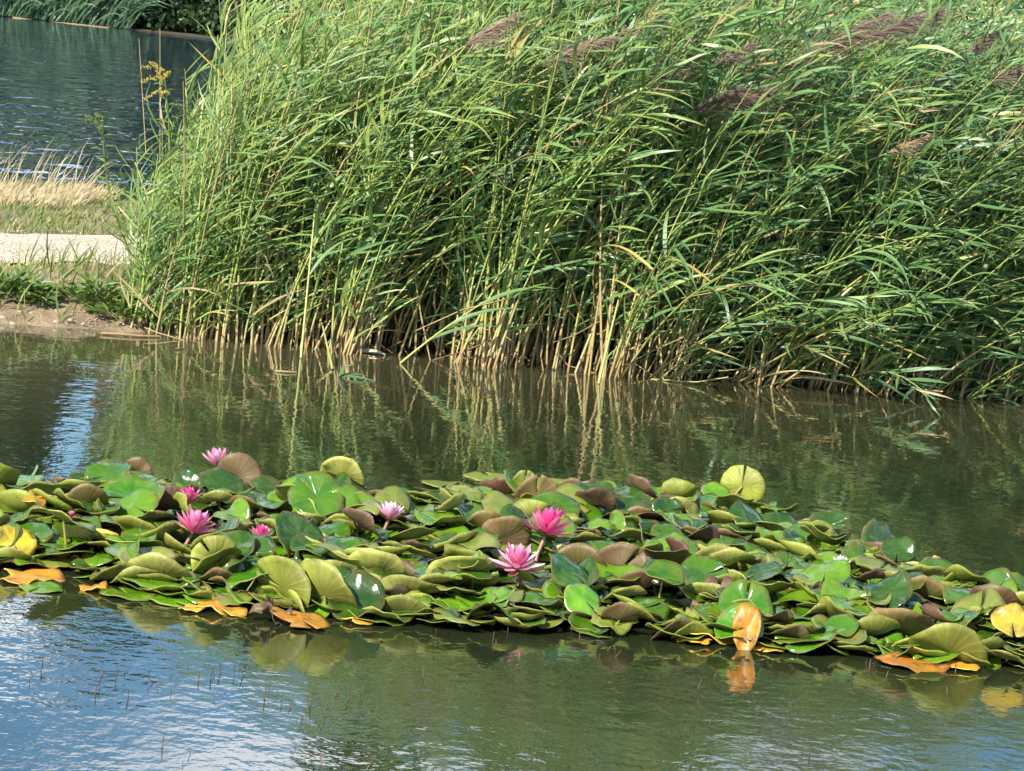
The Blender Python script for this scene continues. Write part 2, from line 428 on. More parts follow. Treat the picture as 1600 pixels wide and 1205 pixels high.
# ------------------------------------------------------------------ reeds
def stem_curves(base, Hs, th0, th1, phi, S=9):
    s = np.linspace(0, 1, S)
    C = np.zeros((len(base), S, 3)); C[:, 0] = base
    for k in range(1, S):
        sm = (s[k] + s[k - 1]) / 2
        th = th0 + th1 * sm ** 1.4
        d = np.stack([np.sin(th) * np.cos(phi), np.sin(th) * np.sin(phi), np.cos(th)], -1)
        C[:, k] = C[:, k - 1] + d * (Hs / (S - 1))[:, None]
    return C

def zone(x): return np.clip((x + 1.46) / 3.36, 0, 1)          # 0 at the left end of the bed, 1 at the right of the picture

def reed_params(base):
    n = len(base); z = zone(base[:, 0]); r = rng
    Hs = np.interp(z, [0, .05, .13, .24, .6, 1], [.55, .95, 1.35, 1.75, 1.85, 1.74]) * r.uniform(.55, 1.12, n)
    th0 = np.interp(z, [0, .2, .5, 1], [.02, .10, .15, .30]) + r.normal(0, .15, n)
    th1 = np.interp(z, [0, .2, .5, 1], [.22, .38, .52, .66]) + r.normal(0, .24, n)
    phi = r.normal(0, .6, n) + np.interp(z, [0, 1], [-.05, -.15])
    low = (z > .55) & (r.random(n) < .16 * (base[:, 1] - pond_shore(base[:, 0]) < .4))
    th0 = np.where(low, r.uniform(.6, 1.0, n), th0); Hs = np.where(low, Hs * .62, Hs)
    return Hs, th0, th1, phi, z

def reed_leaves(C, z, per, seed_low):
    """leaf inputs for stems C; per = leaves per stem"""
    n, S, _ = C.shape; r = rng
    s0 = np.where(z < .2, .10, seed_low * r.uniform(.4, 1.5, n) * np.interp(z, [.6, .85], [1, .35]))[:, None]
    k = (np.arange(per)[None] + r.uniform(-.3, .3, (n, per))) / (per - 1)
    s = np.clip(s0 + (0.98 - s0) * k, .03, .985)
    f = s * (S - 1); i = np.clip(f.astype(int), 0, S - 2); w = (f - i)[..., None]
    ar = np.arange(n)[:, None]
    Bp = C[ar, i] * (1 - w) + C[ar, i + 1] * w
    T = unit(C[ar, i + 1] - C[ar, i])
    sgn = np.where((np.arange(per)[None] + r.integers(0, 2, (n, 1))) % 2, 1.0, -1.0)
    rot = r.uniform(-1.1, 1.1, (n, per))
    side = np.stack([np.abs(np.cos(rot)) * np.where(r.random((n, per)) < .76, 1, -1.0) * .8, np.sin(rot) * .8 * sgn - .1, np.zeros((n, per))], -1)
    D = unit(T * r.uniform(.45, .95, (n, per))[..., None] + side * r.uniform(.4, .95, (n, per))[..., None])
    D = unit(D + r.normal(0, .24, (n, per, 3)))
    L = r.uniform(.11, .29, (n, per)) * np.interp(s, [0, .3, .8, 1], [.75, 1, 1, .7])
    zz = np.broadcast_to(z[:, None], (n, per))
    Wd = L * r.uniform(.046, .074, (n, per)) * np.interp(zz, [0, .12, .3], [.6, .75, 1.0])
    bend = r.uniform(.15, .75, (n, per)); droop = np.interp(zz, [0, .3, 1], [.10, .25, .5]) * r.uniform(0, 1.6, (n, per))
    droop = np.where(r.random((n, per)) < .10, r.uniform(1.2, 2.8, (n, per)), droop); droop = np.where(Bp[..., 2] < .32, np.minimum(droop, .35), droop)      # broken, hanging blades
    wind = unit(np.stack([np.ones((n, per)), r.normal(-.05, .5, (n, per)), r.normal(.06, .42, (n, per))], -1))
    Nn = unit(np.stack([r.normal(-.1, .35, (n, per)), r.normal(-.55, .45, (n, per)), np.full((n, per), .8)], -1))
    tw = r.normal(0, .7, (n, per))
    tint = np.clip(np.interp(zz, [0, .25, .6, 1], [.68, .60, .46, .38]) + r.normal(0, .16, (n, per)) + (s - .5) * .12, 0, .82)
    dead = r.random((n, per)); tint = np.where(dead < .045 + .10 * (s < .3), r.uniform(.86, 1, (n, per)), tint)
    fl = lambda a: a.reshape(-1, *a.shape[2:])
    return [fl(a) for a in (Bp, D, Nn, L, Wd, wind, bend, droop, tw, tint)]

def stem_tint(n, S, z):
    s = np.linspace(0, 1, S)[None]
    t = np.interp(s, [0, .05, .12, .24, 1], [.03, .20, .34, .66, .92]) + rng.normal(0, .10, (n, 1)) + np.where(z[:, None] < .2, .12, 0)
    dry = (rng.random(n) < .22)[:, None]
    return np.where(dry, .2 + .1 * rng.random((n, 1)) + 0 * s, np.clip(t, 0, 1))

def plume_geo(tip, d, size, n=70, tint=.4):
    n = int(n * 1.7)
    """feathery panicle: thin strands swept to the lee side of the tip"""
    a = rng.uniform(0, 1, n)
    axis = unit(d)
    Bp = tip + axis * (a * size * .75)[:, None]
    side = rng.normal(0, .62, (n, 3)) + np.array([.2, -.05, -.12])
    D = unit(axis + side * .6)
    L = size * (.20 + .30 * (1 - a)) * rng.uniform(.4, 1.3, n)
    V, F, t, ids = ribbons(Bp, D, np.tile([0, -.8, .6], (n, 1)), L, np.full(n, .0019), unit(np.tile([1, 0, -.25], (n, 1)) + rng.normal(0, .3, (n, 3))), np.full(n, .5), rng.uniform(.1, .6, n), segs=3)
    C = (tip + axis * (np.linspace(0, .8, 4) * size)[:, None])[None]
    V2, F2 = tubes(C, np.full((1, 4), .0018), 3)
    return join([(V, F, np.clip(tint + rng.normal(0, .15, n)[ids], 0, 1)), (V2, F2, np.full(len(V2), tint))])

# scatter stem feet over the bed (a wedge between the pond edge and the path)
def bed_points(n, x0, x1, dmax, dens_front):
    x = rng.uniform(x0, x1, n * 4)
    room = np.minimum(path_near(x) - pond_shore(x) - .30, dmax)
    d = rng.random(n * 4) ** dens_front * np.maximum(room, .1) - .10
    cl = np.sin(x * 9 + np.sin(x * 3.1) * 2) * .07 + np.sin(x * 31) * .03      # the bed's edge is ragged
    y = pond_shore(x) + d + cl + .04
    clump = -1.1 * (np.abs((x - [[-.35], [.78]]) / [[.22], [.16]]) < 1).any(0) * (d < .35) + np.sin(x * 14 + 3 * np.sin(y * 5)) + np.sin(y * 17 + 2 * np.sin(x * 4)) + rng.normal(0, .8, len(x))
    ok = clump > -.7
    # thin out the left end
    ok &= rng.random(len(x)) < np.interp(x, [-1.48, -1.36, -1.1], [.10, .6, 1])
    p = np.stack([x, y, np.zeros_like(x)], 1)[ok][:n]
    p[:, 2] = np.clip(bank_z(p[:, 0], p[:, 1]), -.03, .11) - .02
    return p

feet = np.concatenate([bed_points(3500, -1.46, 3.2, 2.6, 1.35), bed_points(500, 3.2, 7.0, 2.5, 1.2)])
fd = feet[:, 1] - pond_shore(feet[:, 0])
vis = (feet[:, 0] > -1.62) & (feet[:, 0] < 2.05)
order = np.argsort(np.where(vis, fd + rng.normal(0, .22, len(fd)), 99))
single = feet[order[:288]]; mass = feet[order[288:]]

# the mass of the bed
Hs, th0, th1, phi, z = reed_params(mass)
C = stem_curves(mass, Hs, th0, th1, phi)
V1, F1 = tubes(C, np.linspace(.0050, .0016, 9)[None] * rng.uniform(.7, 1.2, (len(mass), 1)), 3)
T1 = np.repeat(stem_tint(len(mass), 9, z).ravel(), 3)
a = reed_leaves(C, z, 34, .16)
V2, F2, t2, id2 = ribbons(*a[:8], segs=4, across=2, twist=a[8])
bed = [(V2, F2, a[9][id2])]
Vx, Fx, Tx = join(bed)
bed_me = mesh_np('reed_bed', np.concatenate([V1, Vx]), np.concatenate([F1, Fx + len(V1)]), [MAT_STEM, MAT_LEAF], attr=np.concatenate([T1, Tx]),
                 mat_idx=np.concatenate([np.zeros(len(F1)), np.ones(len(Fx))]))
bed_o = link('reed_bed', bed_me, kind='stuff', label='dense green reed bed leaning right in the wind behind the lily pads', category='reeds')

# prototypes of single reeds: stem mesh + one mesh per leaf (+ plume)
def make_proto(x, low=False, plume=0, per=9, Hmul=1.0, dry=False):
    base = np.array([[x, pond_shore(x), 0.0]])
    Hs, th0, th1, phi, z = reed_params(base)
    Hs = np.array([np.interp(z[0], [0, .06, .16, .3, .6, 1], [.6, 1.1, 1.35, 1.6, 1.75, 1.68])]) * Hmul * rng.uniform(.6, 1.05, 1)
    if low: th0 = np.array([rng.uniform(.55, .95)]); Hs *= .62
    C = stem_curves(np.zeros((1, 3)), Hs, th0, th1, phi)
    Vs, Fs = tubes(C, np.linspace(.0052, .0018, 9)[None], 5)
    st = stem_tint(1, 9, z)
    if dry: st[:] = .27
    stem = mesh_np('reed_stalk', Vs, Fs, MAT_STEM, attr=np.repeat(st.ravel(), 5))
    a = reed_leaves(C, z, per, .24 if not low else .3)
    leaves = []
    for k in range(per):
        q = [v[k:k + 1].copy() for v in a]
        off = q[0][0].copy(); q[0][:] = 0
        V, F, t, ids = ribbons(*q[:8], segs=6, across=3, fold=.22, twist=q[8])
        ti = np.full(len(V), q[9][0])
        if rng.random() < .12: ti = np.where(t > .8, .9, ti)          # browned tips
        leaves.append((mesh_np('leaf', V, F, MAT_LEAF, attr=ti), off))
    pm = None
    if plume:
        V, F, T = plume_geo(np.zeros(3), C[0, -1] - C[0, -2], .20 if plume < 2 else .24, 90, .35 if plume < 2 else .95)
        pm = (mesh_np('plume', V, F, MAT_PLUME, attr=T), C[0, -1])
    return stem, leaves, pm

def place_reed(proto, loc, rz, sc, label, group):
    stem, leaves, pm = proto
    o = thing('reed_stalk', stem, label, 'reed', group, loc=loc, rot=(0, 0, rz), scale=sc)
    for me, off in leaves: link('leaf', me, o, loc=off)
    if pm: link('plume', pm[0], o, loc=pm[1])
    return o

ZL = [(-1.62, -1.05, 'slender upright yellow-green reed at the sunlit left end of the reed bed', 'upright reeds at the left end of the bed'),
      (-1.05, .45, 'tall green reed with bare straw-coloured foot in the middle of the bed edge', 'leaning reeds along the middle of the bed edge'),
      (.45, 2.3, 'blue-green reed bent far to the right at the right end of the bed', 'bent reeds at the right end of the bed')]
protos = [[make_proto(a + (min(b, 1.9) - a) * (i + .5) / 26, per=14) for i in range(26)] for k, (a, b, _, _) in enumerate(ZL)]
lows = [make_proto(rng.uniform(.6, 1.9), low=True, per=14) for _ in range(14)]
for p in single:
    k = 0 if p[0] < -1.05 else 1 if p[0] < .45 else 2
    a_, b_ = ZL[k][0], min(ZL[k][1], 1.9)
    q = abs(int((p[0] - a_) / (b_ - a_) * 26 + (rng.uniform(-9, 9) if k else rng.normal(0, 1.6))))
    pr = protos[k][q if q < 26 else max(0, 51 - q)]
    if k == 2 and rng.random() < .20: pr = lows[rng.integers(14)]
    place_reed(pr, p, rng.normal(0, .4), float(rng.uniform(.78, 1.12)), ZL[k][2], ZL[k][3])

# plumed reeds that show in the upper right of the picture
plume_px = [(1150, 60), (1120, 130), (1175, 125), (1215, 115), (1240, 75), (1285, 50), (1300, 40), (1385, 20), (1430, 10), (1540, 45), (1590, 190), (905, 40), (880, 60), (760, 30), (1030, 95), (960, 140), (1330, 25), (1000, 10), (1575, 90)]
for u, v in plume_px:
    u, v = u - 35, v + 42
    ys = float(pond_shore(PY(u, v, 12.3)[0]))
    tip = PY(u, v, ys - rng.uniform(.05, .3))
    Hh = max(tip[2], .7); ln = rng.uniform(.45, .75)
    foot = np.array([tip[0] - math.tan(ln) * Hh * .8, ys + rng.uniform(.05, .3), 0.0])
    sq = np.linspace(0, 1, 9)[:, None]
    C = ((tip - foot) * sq + np.array([-.12, 0, .10]) * np.sin(sq * np.pi) * Hh)[None]
    Vs, Fs = tubes(C, np.linspace(.0052, .0020, 9)[None], 5)
    o = thing('reed_stalk', mesh_np('reed_stalk', Vs, Fs, MAT_STEM, attr=np.repeat(stem_tint(1, 9, np.array([.7])).ravel(), 5)),
              'reed carrying a purple-brown feathery plume above the bed', 'reed', 'reeds with purple-brown plumes', loc=foot)
    a = reed_leaves(C, np.array([.7]), 6, .3)
    for k in range(6):
        q = [w[k:k + 1].copy() for w in a]; off = q[0][0].copy(); q[0][:] = 0
        V, F, t, ids = ribbons(*q[:8], segs=6, across=3, twist=q[8])
        link('leaf', mesh_np('leaf', V, F, MAT_LEAF, attr=np.full(len(V), q[9][0])), o, loc=off)
    V, F, T = plume_geo(np.zeros(3), np.array([.75, -.1, .5]) + rng.normal(0, .12, 3), rng.uniform(.20, .32), 150, rng.uniform(.35, .7))
    link('plume', mesh_np('plume', V, F, MAT_PLUME, attr=T), o, loc=C[0, -1])

# broken and fallen dry stems caught between the feet of the reeds
n = 420
lx = rng.uniform(-1.35, 2.6, n); ly = pond_shore(lx) + rng.uniform(-.12, .5, n); lz = rng.uniform(-.01, .30, n)
az = rng.normal(0, .9, n) + np.where(rng.random(n) < .3, np.pi, 0); el = rng.uniform(.1, 1.35, n); LL = rng.uniform(.12, .5, n)
dv = np.stack([np.cos(az) * np.cos(el), np.sin(az) * np.cos(el), np.sin(el)], 1) * LL[:, None]
b0 = np.stack([lx, ly, lz], 1); b0[:, 2] *= (rng.random(n) < .6)
C = np.stack([b0, b0 + dv * .5 + rng.normal(0, .012, (n, 3)), b0 + dv], 1)
V, F = tubes(C, np.full((n, 3), .0034) * rng.uniform(.5, 1.2, (n, 1)), 3)
link('reed_litter', mesh_np('reed_litter', V, F, MAT_STEM, attr=np.repeat(np.clip(rng.normal(.24, .10, n), 0, .5), 9)), kind='stuff', label='broken straw-coloured stems tangled at the foot of the reeds', category='reed litter')

# hand-set stalks that stand out
def stalk_between(foot, tip, label, sag=0.0, tint=.3, rad=.005, plume=None, leaves=(), name='reed_stalk'):
    foot = np.array(foot); tip = np.array(tip); s = np.linspace(0, 1, 10)[:, None]
    C = (s * (tip - foot) + np.array([0, 0, 1.0]) * sag * (4 * s * (1 - s)))[None]
    V, F = tubes(C, np.linspace(rad, rad * .5, 10)[None], 5)
    o = thing(name, mesh_np(name, V, F, MAT_STEM, attr=np.full(len(V), tint)), label, 'reed', None, loc=foot)
    for sl, L, dr, ti in leaves:
        i = int(sl * 9); d = unit(C[0, min(i + 1, 9)] - C[0, max(i - 1, 0)])
        q = (np.zeros((1, 3)), unit((d * .8 + np.array(dr))[None]), np.array([[0, -.6, .8]]), np.array([L]), np.array([L * .06]), np.array([[1.0, 0, 0]]), np.array([.4]), np.array([.4]))
        V, F, t, ids = ribbons(*q, segs=6, across=3)
        link('leaf', mesh_np('leaf', V, F, MAT_LEAF, attr=np.full(len(V), ti)), o, loc=C[0, i])
    if plume is not None:
        V, F, T = plume_geo(np.zeros(3), C[0, -1] - C[0, -2], plume[0], 150, plume[1])
        link('plume', mesh_np('plume', V, F, MAT_PLUME, attr=T), o, loc=C[0, -1])
    return o
stalk_between(PY(1190, 345, 12.55), PY(1385, 240, 12.35), 'dry straw reed with a drooping straw-coloured plume lying across the green reeds', .02, .33, .004, (.22, .97))
stalk_between(PY(1240, 362, 12.5), PY(1450, 388, 12.4), 'thin dry reed stalk lying level across the right of the bed', .02, .30, .0025)
stalk_between(PY(1395, 415, 12.65), PY(1448, 100, 12.7), 'thin pale dry reed standing nearly upright at the far right', 0, .30, .0028)
stalk_between(PY(1028, 300, 12.6), PY(1130, 120, 12.7), 'thin brown dry reed slanting up among the plumes', 0, .18, .0028, (.16, .8))
stalk_between(P(935, 600), PY(968, 462, 12.2), 'broken green reed stump standing alone in the water before the bed', 0, .55, .006, None, [(.3, .12, (.3, 0, .2), .5)])
stalk_between(P(520, 578), PY(503, 505, 12.05), 'short pale reed stub standing in the water before the bed', 0, .5, .006)
stalk_between(P(625, 568), PY(760, 470, 12.1), 'single reed leaning low to the right over the water', .01, .58, .005, None, [(.4, .28, (.5, 0, .1), .4), (.65, .3, (.5, -.1, .2), .45), (.9, .32, (.4, 0, .2), .5)])
stalk_between(P(1155, 598), PY(1330, 505, 12.3), 'straw reed leaning low to the right beside the dark gap', .02, .36, .005, None, [(.8, .3, (.5, 0, -.4), .3)])
stalk_between(P(1165, 600), PY(1290, 585, 12.4), 'dry reed fallen almost flat above the water', .03, .3, .0045)
stalk_between(P(470, 560), PY(492, 330, 12.1), 'straight pale reed standing before the bed with a long clear reflection', 0, .48, .0055, None, [(.6, .25, (.5, 0, .3), .5), (.8, .3, (.5, 0, .2), .55), (1, .3, (.5, 0, .5), .6)])
stalk_between(PY(250, 300, 12.6), PY(250, 45, 12.6), 'tall thin dry grass stalk rising beside the goldenrod flower', 0, .35, .0020)
stalk_between(PY(228, 240, 12.6), PY(217, 60, 12.6), 'thin curved dry stalk left of the goldenrod flower', .0, .30, .0018)
stalk_between(PY(383, 90, 12.7), PY(382, -30, 12.7), 'tall pale dry reed above the left shoulder of the bed', 0, .32, .0035)
# ------------------------------------------------------------------ grasses, weeds and stones on the bank
def blades(name, pts, hmin, hmax, w, mat, tint, lean=(.25, 0, 0), spread=.3, label=None, cat=None, kind='stuff', segs=3):
    n = len(pts); r = rng
    D = unit(np.stack([r.normal(lean[0], spread, n), r.normal(lean[1], spread, n), np.ones(n)], -1))
    Nn = unit(np.stack([r.normal(0, .6, n), np.full(n, -1.0), r.normal(.3, .3, n)], -1))
    L = r.uniform(hmin, hmax, n)
    V, F, t, ids = ribbons(pts, D, Nn, L, np.full(n, w) * r.uniform(.7, 1.3, n), unit(np.tile([1.0, 0, .1], (n, 1))), r.uniform(.1, .5, n), r.uniform(0, .5, n), segs=segs)
    o = link(name, mesh_np(name, V, F, mat, attr=np.clip(tint + r.normal(0, .2, n), 0, 1)[ids]), kind=kind, label=label, category=cat)
    return o
def strip(n, x0, x1, ya, yb, off=0.0):
    x = rng.uniform(x0, x1, n); y = ya(x) + (yb(x) - ya(x)) * rng.random(n)
    keep = np.sin(x * 5 + np.sin(y * 7)) + np.sin(y * 6.3 + x * 2.2) + rng.normal(0, .7, n) > -.5
    p = np.stack([x, y, bank_z(x, y) + off], 1)[keep]
    return p
near_lawn = strip(9000, -4.5, -1.2, lambda x: pond_shore(x) + .28, lambda x: path_near(x) + .05)
blades('lawn_grass', near_lawn[rng.random(len(near_lawn)) < .55], .015, .05, .005, MAT_GRASS, .68, lean=(.05, 0, 0), spread=.5, label='short patchy grass between the pond edge and the gravel path', cat='grass')
far_lawn = strip(9000, -5, -.9, lambda x: path_far(x) - .05, lambda x: lake_shore(x) - 1.2)
blades('lawn_grass', far_lawn, .02, .06, .006, MAT_GRASS, .5, lean=(.05, 0, 0), spread=.5, label='short green grass strip on the far side of the gravel path', cat='grass')
mid_lawn = strip(9000, -5.2, -2.3, lambda x: lake_shore(x) - 1.9, lambda x: lake_shore(x) - .3)
blades('dry_lawn', mid_lawn, .05, .14, .006, MAT_STRAW, .45, label='dry yellow grass along the lake edge beyond the path', cat='grass')
tall = strip(700, -5.2, -2.4, lambda x: lake_shore(x) - .9, lambda x: lake_shore(x) - .15)
blades('dry_grass', tall, .12, .40, .0040, MAT_STRAW, .85, lean=(.12, 0, 0), spread=.26, label='tall pale dry grass standing against the blue lake at the left', cat='grass', segs=4)

tuft = strip(800, -2.0, -1.38, lambda x: pond_shore(x) + .03, lambda x: path_near(x) - .05)
tuft = tuft[rng.random(len(tuft)) < np.interp(tuft[:, 0], [-2.0, -1.75, -1.5], [.1, .5, 1])]
blades('bank_grass', tuft, .05, .19, .006, MAT_GRASS, .42, lean=(.1, -.1, 0), spread=.4, label='rough green grass on the bank in front of the path, left of the reeds', cat='grass', segs=4)

def weed(name, label, loc, rad, h, n, leafL, tint, cat='weed', lo=.3):
    """low leafy plant: stems and broad leaves"""
    o = thing(name, None, label, cat, None, loc=loc)
    a = rng.uniform(0, 2 * np.pi, n); rr = rad * np.sqrt(rng.random(n))
    hh = h * rng.uniform(lo, 1, n) * (1 - .5 * (rr / rad) ** 2)
    Bp = np.stack([np.cos(a) * rr, np.sin(a) * rr * .7, hh * .8], -1)
    D = unit(np.stack([np.cos(a) + rng.normal(0, .5, n), np.sin(a) + rng.normal(0, .5, n), rng.uniform(.1, .8, n)], -1))
    V, F, t, ids = ribbons(Bp, D, np.tile([0, -.3, 1.0], (n, 1)) + rng.normal(0, .35, (n, 3)), leafL * rng.uniform(.6, 1.2, n), leafL * rng.uniform(.22, .38, n), D, np.full(n, .3), rng.uniform(.1, .8, n), segs=4, across=3, fold=.3)
    link('foliage', mesh_np('foliage', V, F, MAT_WEED, attr=np.clip(tint + rng.normal(0, .22, n), 0, 1)[ids]), o, kind='stuff')
    m = max(6, n // 8); i = rng.integers(0, n, m)
    C = np.stack([Bp[i] * np.array([.4, .4, 0]), Bp[i] * .7, Bp[i]], 1)
    V, F = tubes(C, np.full((m, 3), .0022), 3)
    link('stem', mesh_np('stem', V, F, MAT_WEED, attr=np.full(len(V), .8)), o)
    return o
def on_bank(u, v):
    for Y in np.arange(11.0, 22, .01):
        p = PY(u, v, Y)
        if p[2] <= max(float(bank_z(p[0], p[1])), 0): break
    return p
weed('weed_clump', 'bright green leafy weed clump on the bank at the left edge', on_bank(18, 462), .14, .10, 260, .065, .55)
weed('weed_clump', 'small green weed tuft beside the pebbles at the pond edge', on_bank(58, 480), .05, .07, 70, .05, .5)
weed('weed_clump', 'leafy green weeds under the left end of the reeds', on_bank(150, 478), .15, .12, 260, .05, .6)
weed('weed_clump', 'low green weeds trailing to the water at the foot of the left reeds', on_bank(195, 500), .14, .09, 200, .05, .55)
weed('weed_clump', 'dark green broad leaves among the leftmost reed stems', on_bank(262, 455), .10, .30, 150, .05, .5)

st_me = []
for k in range(4):
    n1, n2 = 9, 6; th = np.linspace(0, np.pi, n2); ph = np.arange(n1) * 2 * np.pi / n1
    V = np.stack([np.sin(th)[:, None] * np.cos(ph), np.sin(th)[:, None] * np.sin(ph), np.cos(th)[:, None] * np.ones(n1)], -1)
    V *= (1 + rng.normal(0, .12, (n2, n1)))[..., None]; V[0] = V[0].mean(0); V[-1] = V[-1].mean(0); V *= np.array([1, .75, .55])
    i = np.arange(n2 - 1)[:, None] * n1; j = np.arange(n1)[None]; j2 = (j + 1) % n1
    F = np.stack([i + j, i + n1 + j, i + n1 + j2, i + j2], -1).reshape(-1, 4)
    st_me.append(mesh_np('stone', V.reshape(-1, 3), F, MAT_STONE))
for k, (u, v, s, lab) in enumerate([(77, 492, .016, 'largest pale stone on the bare bank near the weeds'), (50, 491, .010, 'small pale stone left of the largest stone on the bank'),
        (3, 500, .018, 'pale stone at the left picture edge by the waterline'), (32, 489, .009, 'tiny pale pebble under the left weed clump'), (110, 502, .011, 'grey-brown stone in front of the weeds at the waterline'),
        (88, 505, .012, 'wet brown stone at the waterline below the largest stone'), (130, 508, .010, 'small brown stone at the waterline near the floating stick'), (20, 508, .013, 'flat wet stone at the waterline at far left')]):
    p = on_bank(u, v); thing('stone', st_me[k % 4], lab, 'stone', 'stones on the bare bank', loc=p + [0, 0, s * .3], rot=(0, 0, k * 1.3), scale=float(s * 1.25))
def pebbles(name, pts, smin, smax, label, mat):
    n = len(pts); e = rng.uniform(smin, smax, (n, 1, 1)) * rng.uniform(.7, 1.4, (n, 6, 1))
    oc = np.array([[1, 0, 0], [-1, 0, 0], [0, 1, 0], [0, -1, 0], [0, 0, .6], [0, 0, -.6]])
    V = (pts[:, None] + oc[None] * e).reshape(-1, 3)
    fb = np.array([(0, 2, 4), (2, 1, 4), (1, 3, 4), (3, 0, 4), (2, 0, 5), (1, 2, 5), (3, 1, 5), (0, 3, 5)])
    F = (fb[None] + (np.arange(n) * 6)[:, None, None]).reshape(-1, 3)
    link(name, mesh_np(name, V, F, mat, smooth=False), kind='stuff', label=label, category='pebbles')
xs_ = rng.uniform(-2.6, -1.3, 500); ys_ = pond_shore(xs_) + rng.normal(.05, .12, 500)
pebbles('bank_pebbles', np.stack([xs_, ys_, bank_z(xs_, ys_) + .003], 1), .002, .006, 'scattered tiny pebbles along the bare muddy waterline', MAT_STONE)
xs_ = rng.uniform(-4, -1, 2500); ys_ = path_near(xs_) + (path_far(xs_) - path_near(xs_)) * rng.uniform(-.10, 1.08, 2500)
pebbles('path_gravel', np.stack([xs_, ys_, np.full(2500, .131)], 1), .002, .007, 'loose pale gravel lying on the path', plain('loose_gravel', (.46, .38, .28), (.68, .60, .46), 40, .95, 0))

# goldenrods at the left end of the reeds
def goldenrod(label, foot, tip, bend, flower, nl, blossom):
    foot = np.array(foot); tip = np.array(tip); s = np.linspace(0, 1, 12)[:, None]
    C = (s * (tip - foot) + np.array([bend, 0, 0]) * np.sin(s * np.pi))[None]
    V, F = tubes(C, np.linspace(.005, .002, 12)[None], 5)
    o = thing('goldenrod', mesh_np('goldenrod', V, F, MAT_WEED, attr=np.full(len(V), .75)), label, 'goldenrod', None, loc=foot)
    for k in range(nl):
        sl = .08 + .84 * k / nl; i = int(sl * 11); a = k * 2.4
        D = unit(np.array([[math.cos(a), math.sin(a), .45]])); L = np.array([.085 * (1.1 - .5 * sl)])
        V, F, t, ids = ribbons(np.zeros((1, 3)), D, np.array([[0, -.4, 1.0]]), L, L * .2, unit(np.array([[1, 0, -.2]])), np.array([.25]), np.array([.7]), segs=4, across=3)
        f = sl * 11; w = f - i; p = C[0, i] * (1 - w) + C[0, min(i + 1, 11)] * w
        link('leaf', mesh_np('leaf', V, F, MAT_WEED, attr=np.full(len(V), rng.uniform(.3, .9))), o, loc=p)
    for k, (dx, dz, L) in enumerate(flower):
        n = 60; q = rng.random(n)
        c = np.stack([dx * L * q, rng.normal(0, .006, n), dz * L * q - .03 * q * q * L / .1], -1) + rng.normal(0, .004, (n, 3))
        e = rng.uniform(.0018, .0036, (n, 1, 1)); oc = np.array([[1, 0, 0], [-1, 0, 0], [0, 1, 0], [0, -1, 0], [0, 0, 1], [0, 0, -1.0]])
        V = (c[:, None] + oc[None] * e).reshape(-1, 3); fb = np.array([(0, 2, 4), (2, 1, 4), (1, 3, 4), (3, 0, 4), (2, 0, 5), (1, 2, 5), (3, 1, 5), (0, 3, 5)])
        F = (fb[None] + (np.arange(n) * 6)[:, None, None]).reshape(-1, 3)
        link('flower_spray', mesh_np('flower_spray', V, F, MAT_GOLD if blossom else MAT_WEED, attr=np.repeat(np.clip(rng.normal(.6 if blossom else .95, .2, n), 0, 1), 6)), o, loc=C[0, -1] - [0, 0, .015 * k])
goldenrod('goldenrod with drooping yellow flower sprays at the left edge of the reeds', PY(262, 330, 12.5), PY(256, 110, 12.45), .015, [(-.9, .35, .09), (-.6, .75, .09), (-1, .0, .08), (.3, .9, .07), (-.3, 1, .08), (-.9, -.3, .07), (.5, .4, .05)], 26, True)
goldenrod('budding green goldenrod leaning left against the blue lake', PY(205, 400, 12.4), PY(160, 190, 12.35), -.03, [(-.5, .8, .06), (-.9, .5, .07), (-.8, .9, .08), (-.2, .9, .05)], 30, False)

# ------------------------------------------------------------------ floating bits near the reeds
def tube_thing(name, label, cat, pts, rad, mat):
    pts = np.array(pts); o = pts[0].copy(); C = (pts - o)[None]
    V, F = tubes(C, np.full((1, len(pts)), rad) * np.linspace(1, .6, len(pts))[None], 6)
    return thing(name, mesh_np(name, V, F, mat), label, cat, None, loc=o)
tube_thing('floating_stick', 'long pale reed stick floating at the foot of the left bank', 'stick', [P(158, 521, .006), P(185, 522, .008), P(215, 525, .006), P(250, 526, .005)], .007, MAT_STICK)
tube_thing('floating_stick', 'short orange-brown reed piece floating in open water below the left reeds', 'stick', [P(430, 580, .003), P(448, 581, .005), P(462, 582, .003)], .005, MAT_STICK)
tube_thing('floating_stick', 'tiny pale reed fragment floating below the left reeds', 'stick', [P(272, 546, .003), P(280, 545, .004), P(287, 544, .003)], .004, MAT_STICK)
Vq, Fq, tq, iq = ribbons(np.zeros((3, 3)), unit(np.array([[1, -.1, .12], [.3, -.2, .9], [.8, .2, .3]])), np.tile([0, -.5, .8], (3, 1)), np.array([.16, .07, .10]), np.array([.012, .016, .012]), np.tile([1.0, 0, -.3], (3, 1)), np.full(3, .5), np.full(3, .25), segs=6, across=3)
thing('floating_reed_leaf', mesh_np('floating_reed_leaf', Vq, Fq, MAT_LEAF, attr=np.full(len(Vq), .25)), 'folded green reed leaves floating on open water before the bed', 'leaf', None, loc=P(530, 588, .004))
Vq, Fq, tq, iq = ribbons(np.zeros((2, 3)), unit(np.array([[1, 0, .15], [.9, .3, .25]])), np.tile([0, -.4, 1.0], (2, 1)), np.array([.09, .06]), np.array([.035, .03]), np.tile([1.0, 0, 0], (2, 1)), np.full(2, .5), np.full(2, .3), segs=5, across=3)
thing('dead_leaf', mesh_np('dead_leaf', Vq, Fq, MAT_PALE), 'pale curled dead leaf at the waterline in front of the dark reed gap', 'leaf', None, loc=P(566, 550, .006))

